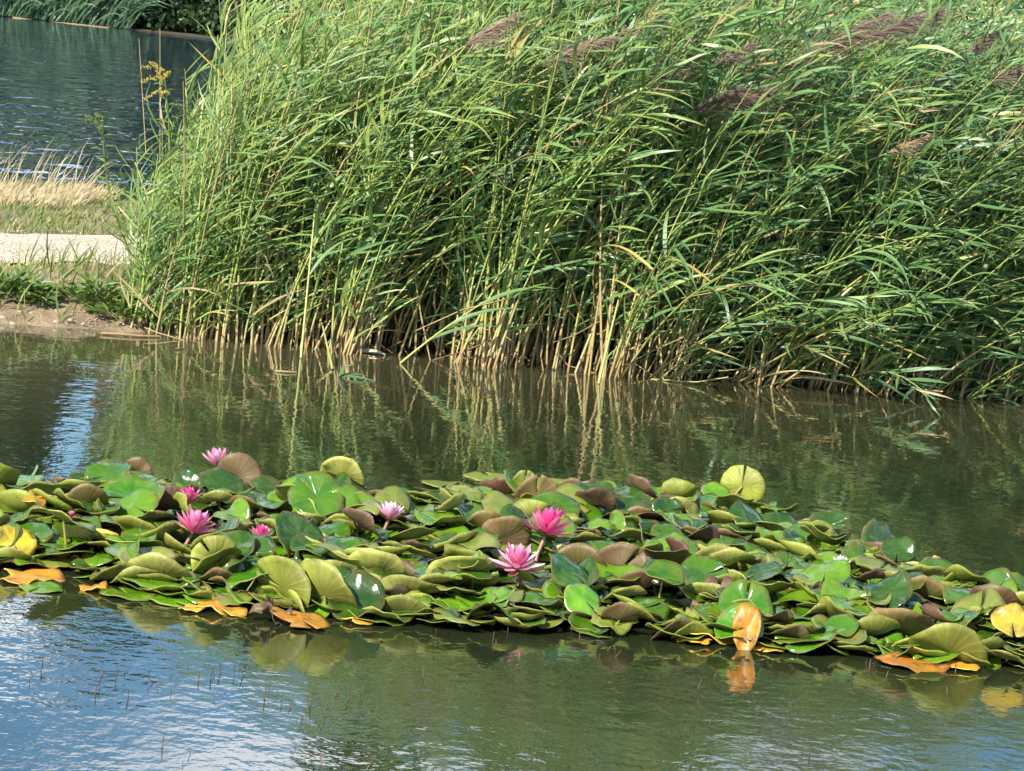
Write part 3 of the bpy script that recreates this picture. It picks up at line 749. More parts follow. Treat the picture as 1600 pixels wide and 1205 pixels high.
# ------------------------------------------------------------------ water lilies
def pad_mesh(name, mats, R=.088, fold=0.0, one=0.0, cup=0.0, wave=.006, wk=3, notch=.16, nang=None, na=27, nr=6, torn=0.0, tip=0.0, buckle=.14):
    """round pad with a slit; fold bends both flaps up about the local X axis, one only the near (-Y) flap"""
    nang = rng.uniform(0, 2 * np.pi) if nang is None else nang
    an = nang + np.linspace(notch / 2, 2 * np.pi - notch / 2, na)
    rr = np.linspace(0.06, 1, nr)
    ph = rng.uniform(0, 6.28); e = 1 + .04 * np.sin(2 * an + ph)
    for kf, am in ((5, .012), (9, .010), (14, .008)): e = e + am * np.sin(kf * an + rng.uniform(0, 6.28))
    if torn:                                          # bites and frayed rim
        for _ in range(5):
            c0 = rng.uniform(0, 6.28); wd = rng.uniform(.06, .22); dd = (an - c0 + np.pi) % (2 * np.pi) - np.pi
            e = e * (1 - torn * rng.uniform(.4, 1.3) * np.exp(-(dd / wd) ** 2))
        e = e * (1 - torn * .25 * rng.random(na))
    Rr = R * rr[:, None] * e[None]
    notchpull = 1.0
    X = Rr * np.cos(an)[None]; Y = Rr * np.sin(an)[None] * notchpull; Z = np.zeros_like(X)
    q = rr[:, None] ** 2
    Z = Z + cup * R * q + wave * np.sin(wk * an + ph)[None] * rr[:, None] ** 2 + wave * .5 * np.sin((wk * 2 + 1) * an + 2 * ph)[None] * rr[:, None] ** 3
    for _ in range(4):                              # uneven buckling of the blade
        kd = rng.uniform(0, 6.28); kf = rng.uniform(1.5, 4.5) / R
        Z = Z + buckle * rng.uniform(.4, 1) * R * np.sin(kf * (X * math.cos(kd) + Y * math.sin(kd)) + rng.uniform(0, 6)) * rr[:, None] / (kf * R / 2.5)
    def bend(Yc, Zc, c, sel):
        if abs(c) < 1e-4: return Yc, Zc
        k = c / R; y2 = np.sin(k * Yc) / k - Zc * np.sin(k * Yc); z2 = (1 - np.cos(k * Yc)) / k + Zc * np.cos(k * Yc)
        return np.where(sel, y2, Yc), np.where(sel, z2, Zc)
    if fold: Y, Z = bend(Y, Z, fold, np.ones_like(Y, bool))
    if one: Y, Z = bend(Y, Z, one, Y < 0)
    if tip: X, Z = (lambda a: a)(bend(X, Z, tip, X > 0))
    G = np.stack([X, Y, Z], -1)
    Nn = np.cross(np.gradient(G, axis=0), np.gradient(G, axis=1)); Nn = unit(Nn)
    Nn *= np.sign(Nn[..., 2:3].mean() if abs(Nn[..., 2].mean()) > 1e-6 else 1)
    t = .0009
    A = G + Nn * t; B = G - Nn * t
    cA = A[0].mean(0); cB = B[0].mean(0)
    V = np.concatenate([A.reshape(-1, 3), B.reshape(-1, 3), [cA], [cB]])
    nn = na * nr
    i = np.arange(nr - 1)[:, None] * na; j = np.arange(na - 1)[None]
    Ft = np.stack([i + j, i + na + j, i + na + j + 1, i + j + 1], -1).reshape(-1, 4)
    Fb = Ft[:, ::-1] + nn
    o = (nr - 1) * na + np.arange(na - 1)
    rim = np.stack([o, o + nn, o + nn + 1, o + 1], -1)
    k = np.arange(nr - 1) * na
    s1 = np.stack([k, k + nn, k + na + nn, k + na], -1); k2 = k + na - 1; s2 = np.stack([k2, k2 + na, k2 + na + nn, k2 + nn], -1)
    jj = np.arange(na - 1)
    tri_t = np.stack([np.full(na - 1, 2 * nn), jj, jj + 1], -1); tri_b = np.stack([np.full(na - 1, 2 * nn + 1), jj + nn + 1, jj + nn], -1)
    uvg = np.stack([np.broadcast_to(an[None] / (2 * np.pi), X.shape), np.broadcast_to(rr[:, None], X.shape)], -1).reshape(-1, 2)
    uv = np.concatenate([uvg, uvg, [[0, 0]], [[0, 0]]])
    Fq = np.concatenate([Ft, Fb, rim, s1, s2]); mi = np.concatenate([np.zeros(len(Ft)), np.ones(len(Fb)), np.ones(len(rim) + len(s1) + len(s2)), np.zeros(len(tri_t)), np.ones(len(tri_b))])
    return mesh_np(name, V, [Fq, np.concatenate([tri_t, tri_b])], mats, mat_idx=mi, uv=uv)

patch = thing('water_lily_patch', None, 'crowded bank of green, yellow and brown water lily pads across the pond', 'water lilies', None, loc=(0, 8.0, 0))
PO = np.array([0, 8.0, 0])
front_px = [(-260, 880), (0, 893), (110, 895), (200, 925), (300, 945), (520, 970), (720, 985), (900, 992), (1050, 1003), (1180, 1015), (1350, 1030), (1550, 1045), (1850, 1065)]
back_px = [(-260, 762), (0, 770), (200, 768), (340, 776), (600, 794), (850, 790), (1000, 798), (1150, 800), (1280, 845), (1400, 898), (1500, 938), (1600, 968), (1850, 1035)]
fx = np.array([P(u, v)[:2] for u, v in front_px]); bx = np.array([P(u, v)[:2] for u, v in back_px])
yfront = lambda x: np.interp(x, fx[:, 0], fx[:, 1]); yback = lambda x: np.interp(x, bx[:, 0], bx[:, 1])

def dart(n, x0, x1, dmin, tries=40000):
    pts = []
    cell = {}
    for _ in range(tries):
        x = rng.uniform(x0, x1); a, b = yfront(x), yback(x)
        y = rng.uniform(a + .02, b)
        if b - a < .05: continue
        k = (int(x / dmin), int(y / dmin)); ok = True
        for i in (-1, 0, 1):
            for j in (-1, 0, 1):
                for q in cell.get((k[0] + i, k[1] + j), ()):
                    if (q[0] - x) ** 2 + (q[1] - y) ** 2 < dmin * dmin: ok = False
        if ok:
            cell.setdefault(k, []).append((x, y)); pts.append((x, y))
            if len(pts) >= n: break
    return np.array(pts)

# variants: (kind) flat, rim-up, folded, tilted, with material pairs
def pick(lst, w): return lst[rng.choice(len(lst), p=np.array(w) / sum(w))]
VAR = {'flat': [], 'fold': [], 'curl': [], 'tilt': [], 'rise': []}
for k in range(16):
    VAR['flat'].append(pad_mesh('leaf', [pick(TOP, [4, 4, 2, 1]), pick(UND, [3, 2, 1, 1, 1])], R=.085, cup=rng.uniform(-.05, .25), wave=rng.uniform(.003, .010), wk=rng.integers(2, 5)))
for k in range(26):
    VAR['fold'].append(pad_mesh('leaf', [pick(TOP, [4, 3, 2, 1]), pick(UND, [7, 3, 2, 1, 4])], R=.088, fold=rng.uniform(.35, .95), wave=rng.uniform(.003, .009), wk=rng.integers(2, 4), nang=1.57 + rng.normal(0, .7)))
for k in range(26):
    VAR['curl'].append(pad_mesh('leaf', [pick(TOP, [4, 4, 2, 1]), pick(UND, [7, 3, 2, 1, 4])], R=.088, one=rng.uniform(.6, 1.35), cup=rng.uniform(0, .2), wave=rng.uniform(.004, .010), wk=rng.integers(2, 4), tip=rng.uniform(-.3, .4), nang=1.57 + rng.normal(0, .6)))
for k in range(22):
    VAR['tilt'].append(pad_mesh('leaf', [pick(TOP, [4, 4, 2, 1]), pick(UND, [5, 3, 3, 2, 2])], R=.082, cup=rng.uniform(.05, .3), fold=rng.uniform(.1, .8), wave=rng.uniform(.005, .013), wk=rng.integers(2, 4), nang=1.57 + rng.normal(0, .5)))
    VAR['rise'].append(pad_mesh('leaf', [pick(TOP, [4, 4, 2, 1]), pick(UND, [5, 3, 3, 2, 2])], R=.082, cup=rng.uniform(-.15, .25), fold=rng.uniform(-.5, .5), wave=rng.uniform(.005, .013), wk=rng.integers(2, 4), nang=-1.57 + rng.normal(0, .7)))

def leaf_at(me, p, rot, sc, petiole=False, label=None):
    o = link('leaf', me, patch, loc=np.array(p) - PO, rot=rot, scale=sc, label=label)
    if petiole:
        inv = (Matrix.Translation(p) @ Matrix.Rotation(rot[2], 4, 'Z') @ Matrix.Rotation(rot[1], 4, 'Y') @ Matrix.Rotation(rot[0], 4, 'X')).inverted()
        foot = inv @ Vector((p[0] + rng.normal(0, .03), p[1] + .03, -.02)); mid = Vector((0, 0, -.01)).lerp(foot, .5) + Vector((.01, 0, 0))
        C = np.array([[(0, 0, -.002), tuple(mid), tuple(foot)]]) / sc
        V, F = tubes(C, np.full((1, 3), .0032), 5); link('petiole', mesh_np('petiole', V, F, MAT_PETIOLE), o)
    return o

# lower layer: flat pads on the water, too many and too hidden to pick apart
low = dart(520, -1.75, 1.75, .062, 60000)
base_flat = VAR['flat']
under = []
for x, y in low:
    me = base_flat[rng.integers(16)]
    n = len(me.vertices); co = np.zeros(n * 3, np.float32); me.vertices.foreach_get('co', co); co = co.reshape(-1, 3)
    a = rng.uniform(0, 6.28); s = rng.uniform(.5, .85); ca, sa = math.cos(a), math.sin(a)
    tx = rng.normal(0, .06); ty = rng.normal(0, .06)
    c2 = np.stack([co[:, 0] * ca - co[:, 1] * sa, co[:, 0] * sa + co[:, 1] * ca, co[:, 2] * .8], 1) * s
    c2[:, 2] += c2[:, 1] * tx + c2[:, 0] * ty + rng.uniform(.004, .03)
    c2[:, :2] += [x, y]
    under.append((me, c2))
def join_pads(name, items):
  lo_v = np.concatenate([c for _, c in items]) - PO
  mats_low = TOP + UND
  fq, ft, mq, mt_, uvs, off = [], [], [], [], [], 0
  for me, c in items:
      np_ = len(me.polygons); tot = np.zeros(np_, np.int32); me.polygons.foreach_get('loop_total', tot)
      li = np.zeros(len(me.loops), np.int32); me.loops.foreach_get('vertex_index', li)
      mi = np.zeros(np_, np.int32); me.polygons.foreach_get('material_index', mi)
      nq = (tot == 4).sum(); remap = np.array([[q.m for q in mats_low].index(m) for m in me.materials])
      fq.append(li[:nq * 4].reshape(-1, 4) + off); ft.append(li[nq * 4:].reshape(-1, 3) + off); mq.append(remap[mi[:nq]]); mt_.append(remap[mi[nq:]])
      u = np.zeros(len(me.loops) * 2, np.float32); me.uv_layers[0].data.foreach_get('uv', u); u = u.reshape(-1, 2); vu = np.zeros((len(c), 2)); vu[li] = u; uvs.append(vu)
      off += len(c)
  me = mesh_np(name, lo_v, [np.concatenate(fq), np.concatenate(ft)], mats_low, mat_idx=np.concatenate(mq + mt_), uv=np.concatenate(uvs))
  link(name, me, patch, kind='stuff')
join_pads('floating_leaves', under)

# upper layer: the pads one can pick out; the farthest go to a joined mass
FLOWER_PX = [(853, 836, .10), (808, 888, .08), (340, 726, .095), (301, 830, .085), (296, 786, .085), (407, 841, .08), (607, 812, .085), (1312, 888, .055)]
FP = [P(*q) for q in FLOWER_PX]
up = dart(1150, -1.5, 1.62, .037, 120000)
up = up[np.argsort(up[:, 1])]
place = []
for x, y in up:
    a, b = yfront(x), yback(x); t = (y - a) / max(b - a, .05)          # 0 front, 1 back
    edge = min(y - a, b - y)
    w = [.26 + .12 * t, .26 - .08 * t, .36 - .06 * t, .12 + .05 * t]
    kind = ['flat', 'fold', 'curl', 'tilt'][rng.choice(4, p=np.array(w) / sum(w))]
    zz = .010 + min(edge, .25) / .25 * rng.uniform(.01, .065)
    before = any(abs(q[0] - x) < .085 and -.16 < y - q[1] < .03 for q in FP)
    if before: kind = 'flat'; zz = .02
    me = VAR[kind][rng.integers(len(VAR[kind]))]
    spin = rng.normal(0, .6)
    if kind == 'flat': rx_ = rng.normal(.06, .10); spin = rng.uniform(0, 6.28)
    elif kind == 'fold': rx_ = rng.normal(-.12, .25)
    elif kind == 'curl': rx_ = rng.normal(.08, .2)
    else:
        rise = rng.random() < .5 + .2 * t; me = VAR['rise' if rise else 'tilt'][rng.integers(22)]
        rx_ = rng.uniform(.25, .75) if rise else -rng.uniform(.3, .85)
        zz += .025
    ry = rng.normal(0, .18); sc = float(rng.uniform(.46, .82))
    place.append((me, (x, y, zz), (rx_, ry, spin), sc, t < .25 and kind == 'tilt'))
for q in place[:244]: leaf_at(*q)
back = []
for me, p, rot, sc, _ in place[244:]:
    n = len(me.vertices); co = np.zeros(n * 3, np.float32); me.vertices.foreach_get('co', co)
    Mx = np.array(Matrix.Rotation(rot[2], 3, 'Z') @ Matrix.Rotation(rot[1], 3, 'Y') @ Matrix.Rotation(rot[0], 3, 'X'))
    back.append((me, (co.reshape(-1, 3) * sc) @ Mx.T + np.array(p)))
join_pads('distant_leaves', back)

# pads that stand out, set one by one
def special(u, v, z, mats, rot, label=None, R=.085, sc=1.0, pet=False, **k):
    me = pad_mesh('leaf', mats, R=R * .84, **k)
    return leaf_at(me, P(u, v, z), rot, sc, pet, label)
special(1166, 982, .045, [TOP_ORA, UND_YEL], (1.35, .1, .1), 'orange dead pad standing upright out of the water', R=.07, sc=(.55, 1, 1), fold=0, one=.3, torn=.12, tip=.8)
special(22, 850, .05, [TOP_YEL, UND_YEL], (.95, .15, .3), 'ragged yellow pad at the left edge', R=.06, torn=.15, wave=.012)
special(1582, 972, .085, [TOP_YEL, UND_YEL], (.75, .1, -.2), 'golden yellow pad at the right edge', R=.058, torn=.15, cup=.1, buckle=.06)
special(55, 898, .008, [TOP_ORA, UND_YEL], (.03, 0, .4), 'orange yellow pad floating flat at the left edge', R=.085, torn=.1, buckle=.06)
special(146, 918, .006, [TOP_ORA, UND_YEL], (.02, 0, 2), 'small orange floating pad in front of the left pads', R=.035)
special(115, 868, .02, [TOP_ORA, UND[2]], (.25, 0, .5), 'shrivelled orange and brown pad behind the left edge', R=.06, torn=.35, wave=.02)
special(160, 850, .03, [TOP_YEL, UND_YEL], (-.6, .2, .4), 'orange pad edge curling up at the left', R=.055, one=.8)
special(345, 950, .008, [TOP_ORA, UND_YEL], (.05, 0, .9), 'mottled orange pad floating at the front', R=.07, torn=.2, wave=.006, buckle=.06)
special(470, 968, .012, [TOP_ORA, UND[2]], (.15, -.1, 1.9), 'torn orange and brown pad in front of the two raised pads', R=.085, torn=.4, wave=.006, buckle=.06)
special(425, 957, .02, [UND[2], UND[3]], (.3, .2, .4), 'shrivelled dark brown pad at the front edge', R=.05, torn=.4, wave=.022, fold=.5)
special(612, 957, .01, [TOP_ORA, UND_YEL], (.06, 0, 2.2), 'orange yellow pad floating under the pads at the front', R=.06, torn=.25, buckle=.06)
special(1425, 1035, .008, [TOP_ORA, UND[2]], (.05, .02, .2), 'large orange pad floating at the front right', R=.10, torn=.35, wave=.006, buckle=.06)
special(1105, 990, .015, [TOP_YEL, UND_YEL], (.1, 0, 1.2), 'yellow pad lying on the water left of the upright orange pad', R=.075, torn=.1, buckle=.06)
special(955, 970, .03, [TOP[3], UND[0]], (.5, 0, .5), 'olive pad with a frayed rim near the middle of the front edge', R=.055, torn=.15)
special(55, 780, .10, [TOP_ORA, UND_YEL], (.5, 0, 1), 'small orange pad at the back left', R=.035, torn=.2)
special(100, 812, .10, [TOP[3], UND[4]], (.08, .25, 1), 'broad yellow-green pad held up on a stalk at the left', R=.085, pet=True, buckle=.05)
special(508, 930, .045, [TOP[0], UND[0]], (-.95, .35, -.15), 'large olive pad raised on edge at the front', R=.095, fold=.35, pet=True)
special(442, 918, .05, [TOP[0], UND[0]], (-.9, .5, -.1), 'long olive pad raised on edge left of a larger one', R=.09, fold=.5)
special(770, 948, .048, [TOP[0], TOP[2]], (0, .22, 1.57), 'dark folded pad forming a black hollow at the front', R=.095, fold=-1.0, nang=0, buckle=.08)
special(1160, 760, .09, [UND[0], UND[0]], (-1.2, .25, -.3), 'fan shaped pad standing above the right end of the patch', R=.075, fold=.5, nang=4.5, pet=True)
special(1120, 775, .07, [TOP[1], UND[0]], (.5, 0, .4), None, R=.06, fold=.4)
special(838, 778, .07, [TOP[1], UND[2]], (-1.15, 0, .15), 'brown fan shaped pad at the back', R=.075, fold=.45, nang=4.7, wave=.003)
special(922, 785, .07, [TOP[1], UND[2]], (-1.1, .1, -.1), 'second brown fan shaped pad at the back, right of its twin', R=.075, fold=.5, nang=4.7, wave=.003)
special(820, 757, .09, [TOP[1], UND[0]], (-1.3, .1, .2), 'small green pad standing upright at the back', R=.045)
special(372, 748, .07, [TOP[0], UND[3]], (-1.2, .5, -.3), 'dark brown pointed pad edge beside the back left flower', R=.08, fold=.8)
special(216, 738, .06, [TOP[0], UND[3]], (-.8, .6, 0), 'curled maroon pad sticking up at the back left', R=.05, fold=1.2)
special(334, 872, .07, [TOP[0], UND[0]], (-1.15, -.6, .3), 'light green fan shaped pad held up on a pale stalk', R=.065, fold=.3, nang=4.6, pet=True)
special(535, 745, .10, [TOP[3], UND[4]], (-.7, .1, 0), 'pale yellow-green domed pad at the back', R=.075, fold=.7)
special(495, 778, .10, [TOP[0], UND[1]], (.75, -.25, .3), 'glossy deep green pad tilted up at the back', R=.085, fold=.3)
special(1123, 920, .06, [UND[3], UND[3]], (.9, .1, 0), 'dusky pink-brown pad with a heart-shaped notch', R=.045, notch=.6, nang=1.57)
special(968, 893, .07, [TOP[0], UND[3]], (-1.0, 0, -.1), 'rosy brown pad arched towards the viewer', R=.085, fold=.6)
special(905, 888, .07, [TOP[0], UND[1]], (-.9, 0, .1), 'tan veined pad arched towards the viewer', R=.08, fold=.6)
special(790, 840, .08, [TOP[0], UND[2]], (-.95, .25, .2), 'reddish brown pad tilted beside the brightest flower', R=.075, fold=.5)
special(590, 895, .05, [TOP[1], UND[4]], (-.5, .1, .1), 'pale lime pad bulging at the front left of centre', R=.10, fold=.6)
special(720, 905, .05, [TOP[1], UND[4]], (-.55, -.05, .1), 'wide pale pad bulging at the front centre', R=.105, fold=.55)
special(380, 858, .08, [TOP[0], UND[1]], (.6, .1, -.2), 'glossy green pad reflecting white light at the left', R=.085, wave=.008)
special(208, 775, .09, [TOP[0], UND[1]], (.45, .05, 0), 'shiny green pad mirroring the sky at the back left', R=.085, cup=.2)
special(135, 785, .09, [TOP[0], UND[1]], (-1.1, -.3, .3), 'narrow olive pad standing on edge at the back left', R=.06, fold=.6)
special(1165, 948, .06, [TOP[0], UND[0]], (.65, .1, -.1), 'glossy bright green pad tilted up behind the upright orange pad', R=.075, fold=.2)
special(768, 745, .004, [TOP[3], UND[0]], (0, 0, 1), 'flat green pad floating behind the patch', R=.10, buckle=.03, wave=.002)
special(868, 753, .004, [TOP[3], UND[0]], (0, 0, 3), 'flat olive pad floating behind the patch, right of another', R=.11, buckle=.03, wave=.002)
special(700, 757, .005, [TOP[3], UND[0]], (0, 0, 2), None, R=.09, buckle=.03, wave=.002)
special(65, 917, .005, [TOP[1], UND[0]], (0, 0, 1), None, R=.06, buckle=.03, wave=.002)
special(200, 928, .005, [TOP[1], UND[0]], (0, 0, .4), None, R=.07, buckle=.03, wave=.002)
special(270, 938, .005, [TOP[1], UND[0]], (0, 0, 2.4), None, R=.06, buckle=.03, wave=.002)
special(250, 900, .03, [TOP[3], UND[4]], (-.5, 0, .05), 'long pale rolled pad at the front left', R=.09, fold=.9)
for u, v, R0, lab in ((30, 905, .05, 'small orange pad at the water edge, farthest left'), (300, 950, .035, 'little orange pad left of the mottled orange one'), (560, 968, .045, 'orange pad between the raised pads and the front orange pad'), (1085, 1000, .05, 'yellow pad edge low on the water at centre right'), (1200, 1012, .05, 'amber pad floating right of the upright orange pad'), (1500, 1040, .055, 'brown-orange pad near the front right corner')):
    special(u, v, .007, [TOP_ORA, UND_YEL], (.03, 0, u), lab, R=R0, torn=.2, buckle=.05, wave=.003)
special(1465, 880, .03, [TOP_YEL, UND[0]], (.4, 0, .4), 'tiny yellow pad at the back right edge', R=.03)
special(1120, 890, .05, [TOP[3], UND[4]], (-.75, 0, 0), None, R=.09, fold=.7)
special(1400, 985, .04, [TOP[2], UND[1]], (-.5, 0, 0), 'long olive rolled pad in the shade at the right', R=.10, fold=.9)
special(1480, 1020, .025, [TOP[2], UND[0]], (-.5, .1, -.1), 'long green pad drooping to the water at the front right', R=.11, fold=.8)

# flowers
def petal_mesh(mat, L=1.0, wmax=.30, cup=.35, curl=.25):
    nu, nv = 5, 7
    t = np.linspace(0, 1, nv)[:, None]; s = np.linspace(-1, 1, nu)[None]
    w = wmax / 2 * np.interp(t, [0, .15, .4, .65, .85, 1], [.35, .62, .95, 1, .62, .02])
    X = w * s; Z = L * t + 0 * s; Y = cup * (X ** 2) / (wmax / 2) - curl * L * np.sin(t * 2.2) * .35 + curl * .3 * t ** 2
    G = np.stack([X, Y, Z], -1)
    uv = np.stack([np.broadcast_to((s + 1) / 2, X.shape), np.broadcast_to(t, X.shape)], -1).reshape(-1, 2)
    return mesh_np('petal', G.reshape(-1, 3), grid_faces(nv, nu), mat, uv=uv)
PM = {k: petal_mesh(m) for k, m in (('deep', PET_DEEP), ('mid', PET_MID), ('pale', PET_PALE), ('white', PET_WHITE))}
SEP = petal_mesh(MAT_SEPAL, wmax=.32)
def stamen_mesh(R):
    n = 40; a = rng.uniform(0, 6.28, n); D = unit(np.stack([np.cos(a) * .55, np.sin(a) * .55, np.ones(n)], -1))
    V, F, t, ids = ribbons(np.stack([np.cos(a), np.sin(a), 0 * a], -1) * R * .06, D, np.tile([0, -1.0, .2], (n, 1)), R * rng.uniform(.36, .52, n), np.full(n, R * .06), np.tile([0, 0, 1.0], (n, 1)), np.full(n, .8), np.zeros(n), segs=2)
    return mesh_np('stamens', V, F, MAT_STAMEN)
def flower(u, v, z, R, op, inner, outer, label, tilt=(.0, 0), hide=0, whorls=((6, .98, 1.0), (7, .72, .96), (7, .45, .9), (6, .2, .78))):
    p = P(u, v, z)
    o = thing('water_lily_flower', None, label, 'flower', 'water lily flowers among the pads', loc=p, rot=(tilt[0], tilt[1], rng.uniform(0, 6)))
    k = 0
    for wi, (n, th, ls) in enumerate(whorls):
        for i in range(n):
            me = PM[outer] if wi < 2 else PM[inner]
            a = 2 * np.pi * (i + .5 * (wi % 2)) / n + rng.normal(0, .07)
            link('petal', me, o, loc=(0, 0, R * .02 * wi), rot=(max(.06, th * op * 1.35 + rng.normal(0, .06)), 0, a), scale=(R * ls * .95, R * ls, R * ls * rng.uniform(.93, 1.05)))
    for i in range(4):
        link('sepal', SEP, o, loc=(0, 0, -R * .04), rot=(1.45 * min(1, op * 1.15), 0, i * 1.571 + .3), scale=R * .98)
    link('stamens', stamen_mesh(R), o, loc=(0, 0, R * .05))
    C = np.array([[(0, 0, 0), (.005, .01, -z * .5), (.0, .02, -z - .02)]]); V, F = tubes(C, np.full((1, 3), .0045), 6)
    link('flower_stalk', mesh_np('flower_stalk', V, F, MAT_SEPAL), o)
flower(853, 835, .10, .080, 1.0, 'deep', 'mid', 'wide open magenta water lily flower, the largest of all', (.22, 0))
flower(808, 889, .075, .068, .95, 'mid', 'pale', 'open pale pink water lily flower in front of the magenta one', (.2, .05))
flower(340, 729, .075, .058, .72, 'mid', 'pale', 'pink water lily flower at the back left beside a brown pad', (.12, .1))
flower(301, 832, .074, .064, .78, 'mid', 'mid', 'pink cup-shaped water lily flower at the left, frontmost there', (.15, 0))
flower(296, 786, .085, .044, .62, 'deep', 'mid', 'small deep pink half-open flower between two left flowers', (.1, 0))
flower(407, 841, .08, .036, .8, 'deep', 'mid', 'small deep pink flower half hidden by a glossy pad', (.1, 0))
flower(607, 813, .075, .052, .62, 'pale', 'pale', 'pale pink cup-shaped flower at the back left of centre', (.05, 0))
flower(1312, 888, .055, .036, .6, 'white', 'white', 'small white flower among the shaded right pads', (.1, 0))
flower(557, 815, .085, .020, .5, 'mid', 'mid', 'tiny pink flower mostly hidden behind a brown pad', (0, .2))
flower(110, 808, .09, .016, .4, 'mid', 'mid', 'tiny pink flower bud at the left under a yellow-green pad', (0, .2))

# ------------------------------------------------------------------ milfoil shoots poking out of the water
mil = []
for k in range(9):
    h = 1.0; s = np.linspace(0, 1, 14); bendx = rng.normal(0, .12); hook = rng.random() < .1
    C = np.stack([bendx * s ** 2 + (.35 * np.clip(s - .6, 0, 1) if hook else 0), rng.normal(0, .1) * s, h * s - (.5 * np.clip(s - .75, 0, 1) ** 2 * 4 if hook else 0)], -1)[None]
    rad = np.where(np.arange(14) % 2, .070, .032)[None] * np.linspace(1, .7, 14)
    V, F = tubes(C, rad, 5); mil.append(mesh_np('milfoil_shoot', V, F, MAT_MILF))
left_px = [(20, 1048), (28, 1056), (46, 1066), (64, 1035), (76, 1038), (122, 1045), (63, 1052), (148, 1088), (155, 1080), (160, 1058), (182, 1060), (195, 1058), (180, 1072), (200, 1096), (240, 1072), (246, 1076), (267, 1090), (273, 1088), (295, 1045), (310, 1068), (328, 1066), (336, 1060), (344, 1055), (332, 1098), (380, 1062), (366, 1062), (413, 1095), (432, 1088), (440, 1106), (455, 1110), (253, 1172), (298, 1184), (284, 1202), (475, 1190), (497, 1170), (478, 1050)]
right_px = [(470, 1130), (500, 1140), (505, 1118), (523, 1090), (546, 1096), (562, 1086), (528, 1086), (497, 1092), (484, 1108), (502, 1200), (526, 1195), (572, 1203), (660, 1062), (680, 990), (720, 985), (770, 1005), (775, 1010), (793, 992), (905, 1000), (937, 1030), (960, 1030), (1090, 1080), (1115, 1060), (1160, 1068), (1232, 1112), (1238, 1100), (1108, 1135), (1336, 1148), (1352, 1040), (1358, 1048), (1362, 1045), (1442, 1065), (1448, 1046), (1492, 1055), (1395, 1105), (1405, 1103), (1430, 1065), (1480, 1088), (1525, 1120), (1265, 1185), (1285, 1188), (1180, 1102), (1384, 1062), (1508, 1078), (1590, 1040)]
for grp, px, lab in (('milfoil shoots on the left, in the mirrored sky', left_px, 'thin reddish water milfoil shoot poking up through the sky reflection at front left'), ('milfoil shoots in front of the pads', right_px, 'thin brown water milfoil shoot poking up in front of the lily pads')):
    for i, (u, v) in enumerate(px):
        thing('milfoil_shoot', mil[rng.integers(9)], lab, 'water plant', grp, loc=P(u, v, -.004), rot=(rng.normal(0, .15), rng.normal(0, .2), rng.uniform(0, 6.28)), scale=float(rng.uniform(.011, .028)))

# ------------------------------------------------------------------ far shore: trees, shrubs, reeds
def crown(n, blobs, leaf):
    """leaf-sized faces spread through lumpy blobs (cx, cy, cz, r)"""
    k = rng.integers(0, len(blobs), n); b = np.array(blobs)[k]
    d = unit(rng.normal(0, 1, (n, 3))); rad = b[:, 3] * rng.uniform(.45, 1.08, n) ** .5
    c = b[:, :3] + d * rad[:, None] * np.array([1, 1, .85])
    a = unit(rng.normal(0, 1, (n, 3))); e = unit(np.cross(a, d + rng.normal(0, .4, (n, 3))))
    s = leaf * rng.uniform(.5, 1.3, (n, 1))
    V = np.stack([c - a * s, c + e * s * .6, c + a * s, c - e * s * .6], 1).reshape(-1, 3)
    F = np.arange(n * 4).reshape(-1, 4)
    shade = np.repeat(np.clip(rng.normal(.45, .22, n), 0, 1), 4)
    return V, F, shade

def tree(label, loc, h, r, n, leaf, base=.25, seed=0, name='tree', group='trees beyond the lake', cat='tree'):
    o = thing(name, None, label, cat, group, loc=loc)
    lean = rng.normal(0, .04 * h)
    C = np.array([[(0, 0, -.3), (lean * .2, 0, h * .25), (lean * .6, 0, h * .55), (lean, 0, h * .9)]])
    limbs = [C[0]]
    for k in range(7):
        a = k * 2.4; z0 = h * (base + .09 * k * .8); q = np.array([math.cos(a), math.sin(a), 0])
        p0 = np.array([lean * z0 / h, 0, z0]); limbs.append(np.array([p0, p0 + q * r * .3 + [0, 0, h * .05], p0 + q * r * .55 + [0, 0, h * .1], p0 + q * r * .8 + [0, 0, h * .13]]))
    V, F = tubes(np.array(limbs), np.array([[h * .022, h * .018, h * .012, h * .003]] + [[h * .008, h * .006, h * .004, h * .001]] * 7), 6)
    link('trunk', mesh_np('trunk', V, F, MAT_BARK), o)
    blobs = []
    for k in range(26):
        t = rng.random(); zc = h * (base + (1 - base) * t); rr = r * math.sin(math.pi * (.15 + .8 * t)) ** .7
        a = rng.uniform(0, 6.28); q = rng.random() ** .5 * rr * .75
        blobs.append((math.cos(a) * q, math.sin(a) * q, zc, r * rng.uniform(.2, .38)))
    if name == 'shrub': blobs += [(rng.uniform(-r, r) * .95, rng.uniform(-r, .2 * r) * .6, rng.uniform(.1, .35) * r, r * .3) for _ in range(22)]
    V, F, T = crown(n, blobs, leaf)
    link('crown', mesh_np('crown', V, F, MAT_TREE, attr=T, smooth=False), o)

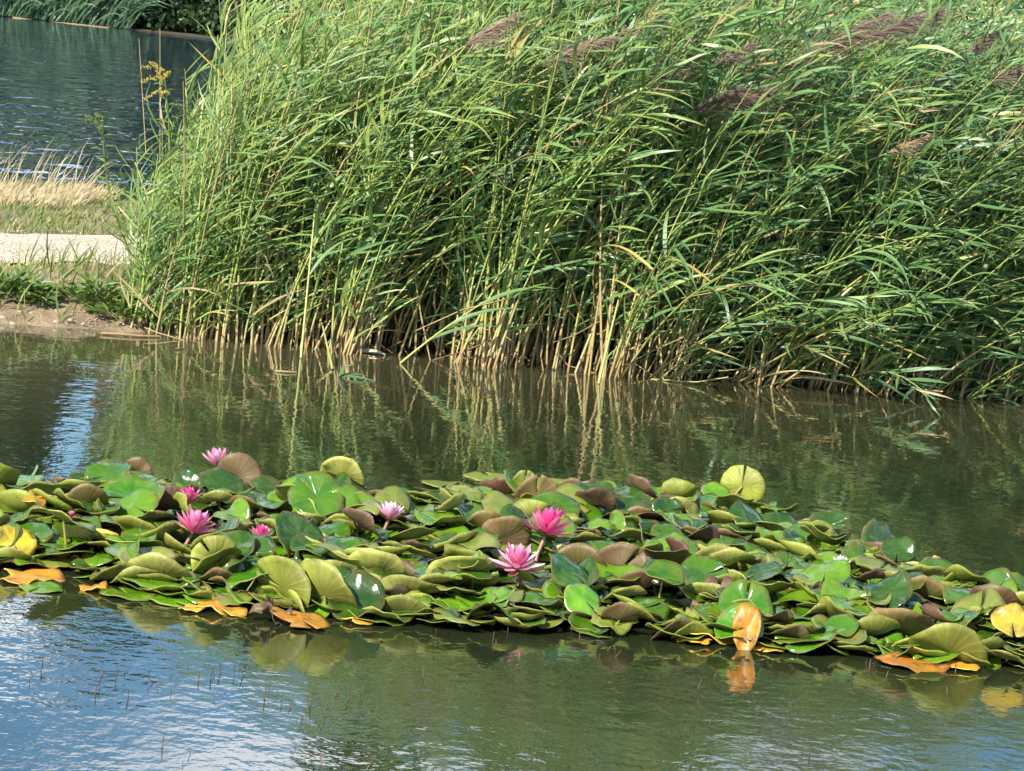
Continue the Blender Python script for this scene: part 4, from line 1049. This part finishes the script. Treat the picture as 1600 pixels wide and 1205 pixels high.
specs = [(-13, 97, 18, 5, 'broad dark tree behind the far reeds at upper left'), (-8.5, 96, 15, 4, 'tall dark tree at the far shore left of the reed bed'),
         (-3, 98, 22, 5.5, 'tall tree behind the left shoulder of the reed bed'), (3.5, 96, 24, 6, 'tallest tree rising behind the middle of the reed bed'),
         (10, 99, 14, 4.5, 'tree behind the reed bed right of the tallest one'), (24, 97, 17, 6, 'dark tree behind the right end of the reed bed'),
         (17, 104, 15, 5, 'lower tree set back behind the right of the reed bed'), (-11, 99, 17, 4.5, 'tree standing between the two tall trees on the far shore'), (-16.5, 98, 18, 4.5, 'rounded tree standing behind the distant reeds at far left'), (-22, 99, 14, 5, 'tree beyond the left picture edge on the far shore')]
for i, (x, y, h, r, lab) in enumerate(specs): tree(lab, (x, y, .4), h, r, 5200, .34, .10)
shr = [(-10.6, 90.6, 3.0, 1.5, 'dense dark shrub hanging over the far water'), (-8.6, 90.4, 2.6, 1.3, 'shrub with light green leaves at the far waterline'), (-6.6, 90.5, 3.2, 1.5, 'dark shrub at the far shore beside the reed tips'),
       (-12.5, 91.3, 3.0, 1.4, 'shrub behind the far reeds'), (-4.6, 91, 3.2, 1.6, 'far shrub behind the left reed shoulder'), (-2, 91, 3.5, 1.8, 'far shrub hidden behind the reed bed'),
       (16, 91, 3.5, 1.8, 'far shrub seen through the reed tops at right'), (13, 91, 3.4, 1.8, 'dark far shrub behind the plumes at upper right'), (19, 91, 3.4, 1.8, 'dark far shrub at the upper right corner')]
for x, y, h, r, lab in shr: tree(lab, (x, y - 1.0, .05), h, r, 4200, .10, .03, name='shrub', group='shrubs on the far shore', cat='shrub')
n = 2600
fp = np.stack([rng.uniform(-20, -11.3, n), 88.4 + rng.uniform(-.2, 1.4, n), np.full(n, .02)], 1)
D = unit(np.stack([rng.normal(.25, .25, n), rng.normal(-.1, .2, n), np.ones(n)], -1))
V, F, t, ids = ribbons(fp, D, unit(np.stack([rng.normal(0, .5, n), np.full(n, -1.0), rng.normal(.3, .3, n)], -1)), rng.uniform(.9, 2.4, n), rng.uniform(.03, .06, n), np.tile([1.0, 0, 0], (n, 1)), rng.uniform(.2, .6, n), rng.uniform(.2, 1.0, n), segs=5)
link('far_reeds', mesh_np('far_reeds', V, F, MAT_LEAF, attr=np.clip(rng.normal(.12, .10, n), 0, .8)[ids]), kind='stuff', label='distant green reeds on the far shore at upper left', category='reeds')
tube_thing('fallen_branch', 'pale brown branch lying along the far waterline', 'branch', [PY(20, 27, 88.0), PY(60, 33, 88.0), PY(110, 37, 87.9), PY(170, 43, 87.8)], .018, MAT_STICK)
